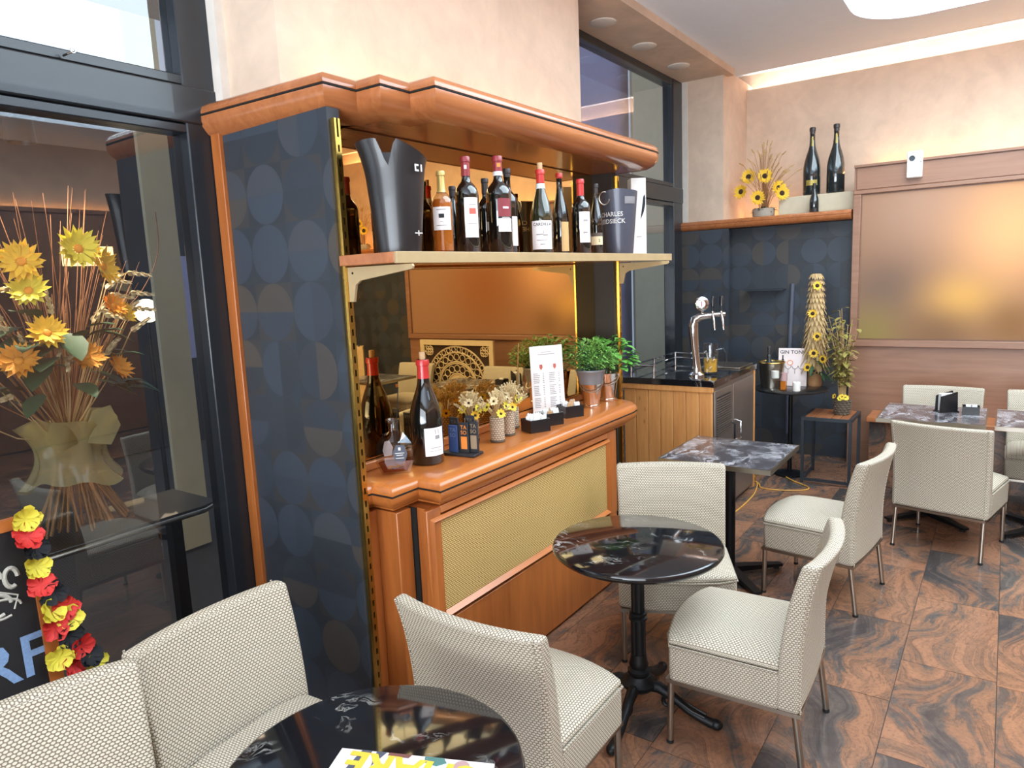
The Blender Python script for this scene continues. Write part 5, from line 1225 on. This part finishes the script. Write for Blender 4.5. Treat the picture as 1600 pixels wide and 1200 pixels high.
# ================================================================ WINDOW SIDE: display ledge, bouquet, chalkboard, garland
t = thing('display_ledge', 'dark display ledge behind the shop window with a metal front edge', 'ledge', (0, 0, 0))
MB().prism([(0.0, 2.79), (1.62, 2.79), (1.70, 2.83), (1.70, 3.18), (0.0, 3.18)], 0.835, 0.868).build('top', 'black_plastic', t, 0.004)
MB().tube([(0.0, 2.786, 0.850), (1.62, 2.786, 0.850), (1.70, 2.826, 0.850)], 0.009, 8).build('edge_trim', 'steel', t)
for x in (0.15, 1.55): MB().box(x, x+0.05, 2.95, 3.0, 0, 0.835).build('leg', 'black_metal', t)
bq = thing('bouquet', 'large dried bouquet of sunflowers, wheat and twigs tied with gold organza in the window', 'bouquet', (1.20, 2.97, 0.869))
stem = MB(); thin = MB(); B = Vector((0.0, 0, 0.37))
for k in range(46):
    a = rnd.uniform(0, 2*PI); s = math.sqrt(rnd.random()); ft = Vector((0.19*s*math.cos(a)+0.02, 0.12*s*math.sin(a), 0.006+rnd.uniform(0, 0.03)))
    b = B+Vector((0.035*rnd.uniform(-1, 1), 0.03*rnd.uniform(-1, 1), 0)); tp = Vector((-0.30*s*math.cos(a), -0.14*s*math.sin(a), 0.55+rnd.uniform(0, 0.4)))
    stem.tube([tuple(ft), tuple(b), tuple(tp)], [0.007, 0.005, 0.003] if k % 3 == 0 else [0.004, 0.003, 0.002], 6)
stem.build('stems', 'twig', bq)
for k in range(70):
    a = rnd.uniform(0, 2*PI); s = rnd.uniform(0.2, 1.0); e = Vector((0.42*s*math.cos(a), 0.13*s*math.sin(a), 0.75+rnd.uniform(0.1, 0.65)*(1.15-0.4*s)))
    mid = B*0.45+e*0.55+Vector((0.03*rnd.uniform(-1, 1), 0, 0.03)); thin.tube([tuple(B), tuple(mid), tuple(e)], [0.0028, 0.0018, 0.0010], 4, False)
thin.tube(smooth([tuple(B), (0.18, 0.0, 0.75), (0.34, -0.02, 0.92), (0.43, -0.02, 1.08), (0.44, -0.02, 1.25)]), 0.002, 5)
thin.build('twigs', 'twig_red', bq)
m = MB(); sw_ = MB()
for k in range(26):
    a = rnd.uniform(0, 2*PI); s = rnd.uniform(0.3, 1.0); e = Vector((0.36*s*math.cos(a), -0.06-0.10*s*abs(math.sin(a)), rnd.uniform(0.55, 1.0)))
    sw_.tube(smooth([tuple(B), (e.x*0.55, e.y*0.7, e.z*0.75), tuple(e)], 3), 0.0022, 4, False); dv = Vector((e.x*1.2, -0.05, -0.05 if k % 2 else 0.18)); ear(m, e, dv, 0.085, 0.013)
sw_.build('wheat_stems', 'straw', bq); m.build('wheat_ears', 'straw_pale', bq)
m = MB()
for k in range(34):
    a = rnd.uniform(0, 2*PI); s = rnd.uniform(0.25, 0.9); p = (0.26*s*math.cos(a), -0.03-0.1*s*abs(math.sin(a)), rnd.uniform(0.52, 0.85)); leaf(m, p, (math.cos(a), -0.5, rnd.uniform(-0.3, 0.7)), rnd.uniform(0.10, 0.17), rnd.uniform(0.03, 0.05), 0.25)
m.build('leaves', 'leaf_dark', bq, sharp=80, flip=True)
for x, z, R, mt, nx in ((0.05, 1.085, 0.085, 'petal_lemon', 0.0), (0.13, 1.02, 0.080, 'petal', 0.7), (-0.14, 1.04, 0.08, 'petal', -0.6), (-0.13, 0.94, 0.07, 'petal_lemon', -0.5), (0.03, 0.69, 0.070, 'petal_orange', 0.0), (-0.19, 0.70, 0.075, 'petal_orange', -0.5),
                        (0.14, 0.635, 0.06, 'petal_orange', 0.5), (0.15, 0.87, 0.055, 'petal_orange', 0.3), (0.19, 0.84, 0.05, 'petal', 0.6), (-0.09, 0.79, 0.07, 'petal', -0.2), (-0.32, 0.95, 0.08, 'petal', -0.4)):
    flower_parts(bq, (x, -0.17, z), (nx, -1, 0.55 if R < 0.08 else 0.2), R, 15, mt, 0.2, 0.4, 2, False, 'petal_orange')
def wrap(u, v):
    a = 2*PI*u; R = 0.095+0.050*(2*v-1)**2+0.008*math.sin(5*a+4*v)+0.005*math.sin(9*a+2); return (R*math.cos(a)*1.25, R*math.sin(a)*0.9, 0.20+0.24*v+0.025*math.sin(2*a)+0.008*math.sin(7*a))
vs = []; fs = []; nu, nv = 48, 10
for jj in range(nv+1):
    for i in range(nu): vs.append(wrap(i/nu, jj/nv))
for jj in range(nv):
    for i in range(nu): fs.append((jj*nu+i, jj*nu+(i+1) % nu, (jj+1)*nu+(i+1) % nu, (jj+1)*nu+i))
MB().add(vs, fs).build('organza_wrap', 'organza', bq, sharp=80)
m = MB()
for sx, sz in ((-0.13, 0.10), (0.14, 0.13)):
    P = [(0, 0), (0.35, 0.9), (0.8, 1.0), (1.0, 0.35), (0.7, -0.2)]; m.add([(0, -0.09, 0.36)]+[(sx*p, -0.11-0.02*p, 0.36+sz*q) for p, q in P[1:]], [(0, 1, 2, 3, 4)])
m.build('organza_bow', 'organza', bq, sharp=80, flip=True)

cb = thing('chalkboard', 'wood framed black chalkboard with chalk lettering standing behind the corner chair', 'chalkboard', (0.545, 2.45, 0), 0.0)
MB().at((0, 0, 0), rx=-0.05).box(-0.31, 0.31, -0.008, 0.008, 0.06, 1.075).build('slate', 'board_black', cb)
m = MB().at((0, 0, 0), rx=-0.05); m.box(-0.34, -0.30, -0.016, 0.016, 0.0, 1.11).build('frame_side', 'cherry_v', cb)
m = MB().at((0, 0, 0), rx=-0.05); m.box(0.30, 0.34, -0.016, 0.016, 0.0, 1.11).build('frame_side', 'cherry_v', cb)
MB().at((0, 0, 0), rx=-0.05).box(-0.30, 0.30, -0.016, 0.016, 1.075, 1.11).build('frame_top', 'cherry', cb)
MB().at((0, 0, 0), rx=-0.05).box(-0.30, 0.30, -0.016, 0.016, 0.03, 0.065).build('frame_bottom', 'cherry', cb)
for sx in (-0.28, 0.25): MB().at((0, 0.19, 0), rx=0.125).box(sx, sx+0.03, -0.008, 0.008, 0.003, 1.05).build('back_leg', 'cherry_v', cb)
m = MB(); m.m = Matrix.Rotation(-0.05, 4, 'X') @ Matrix.Translation((0.215, -0.0095, 0.66)); m.text('RF', 0.19); m.build('chalk_lettering', 'chalk_blue', cb, flip=True)
m = MB(); m.m = Matrix.Rotation(-0.05, 4, 'X')
for cx, cz, a_, b_, w in ((0.185, 0.935, 0.035, 0.045, 0.005), (0.185, 0.935, 0.026, 0.034, 0.004), (0.19, 0.855, 0.045, 0.035, 0.006), (0.20, 0.84, 0.06, 0.03, 0.004), (0.245, 0.93, 0.018, 0.03, 0.007)):
    m.tube([(cx+a_*math.cos(q), -0.0095, cz+b_*math.sin(q)) for q in [2*PI*k/18 for k in range(16)]], w, 4)
m.tube([(0.20, -0.0095, 0.90), (0.255, -0.0095, 0.87), (0.24, -0.0095, 0.83)], 0.003, 4)
m.build('chalk_flourish', 'chalk', cb)
gl = thing('flower_garland', 'black, red and yellow paper flower garland hanging on the chalkboard corner', 'garland', (0.0, 2.40, 0.0))
seq = [(0.832, 1.104, 'y'), (0.83, 1.047, 'r'), (0.845, 1.005, 'k'), (0.841, 0.944, 'y'), (0.845, 0.885, 'r'), (0.875, 0.85, 'k'), (0.859, 0.794, 'y'), (0.899, 0.788, 'r'), (0.906, 0.75, 'y'), (0.86, 0.735, 'r'), (0.90, 0.69, 'k'), (0.925, 0.643, 'r'), (0.862, 0.634, 'y'), (0.899, 0.589, 'r'), (0.945, 0.60, 'k'), (0.962, 0.57, 'y')]
gl.location = (0.012, 2.422, 0.0)
for x, z, c in seq:
    flower_parts(gl, (x, 0.05*z+rnd.uniform(-0.012, 0.0), z), (rnd.uniform(-0.4, 0.4), -1, rnd.uniform(-0.1, 0.6)), 0.046, 5, {'y': 'petal_lemon', 'r': 'petal_red', 'k': 'petal_black'}[c], 0.0, 0.45, 2, True)
MB().tube([(0.85, 0.07, 1.122), (0.845, 0.045, 1.12)]+[(x, 0.05*z+0.004, z) for x, z, c in seq], 0.0016, 5).build('string', 'sachet_white', gl)
for o in bpy.data.objects:      # bundles nobody could count
    if o.parent and o.name.split('.')[0] in ('stems', 'wheat', 'grass_ears', 'twigs', 'wheat_ears', 'wheat_stems', 'dry_stems', 'leaves', 'husks', 'foliage'): o['kind'] = 'stuff'
for o in list(bpy.data.objects):
    if o.type == 'FONT': bpy.data.objects.remove(o)
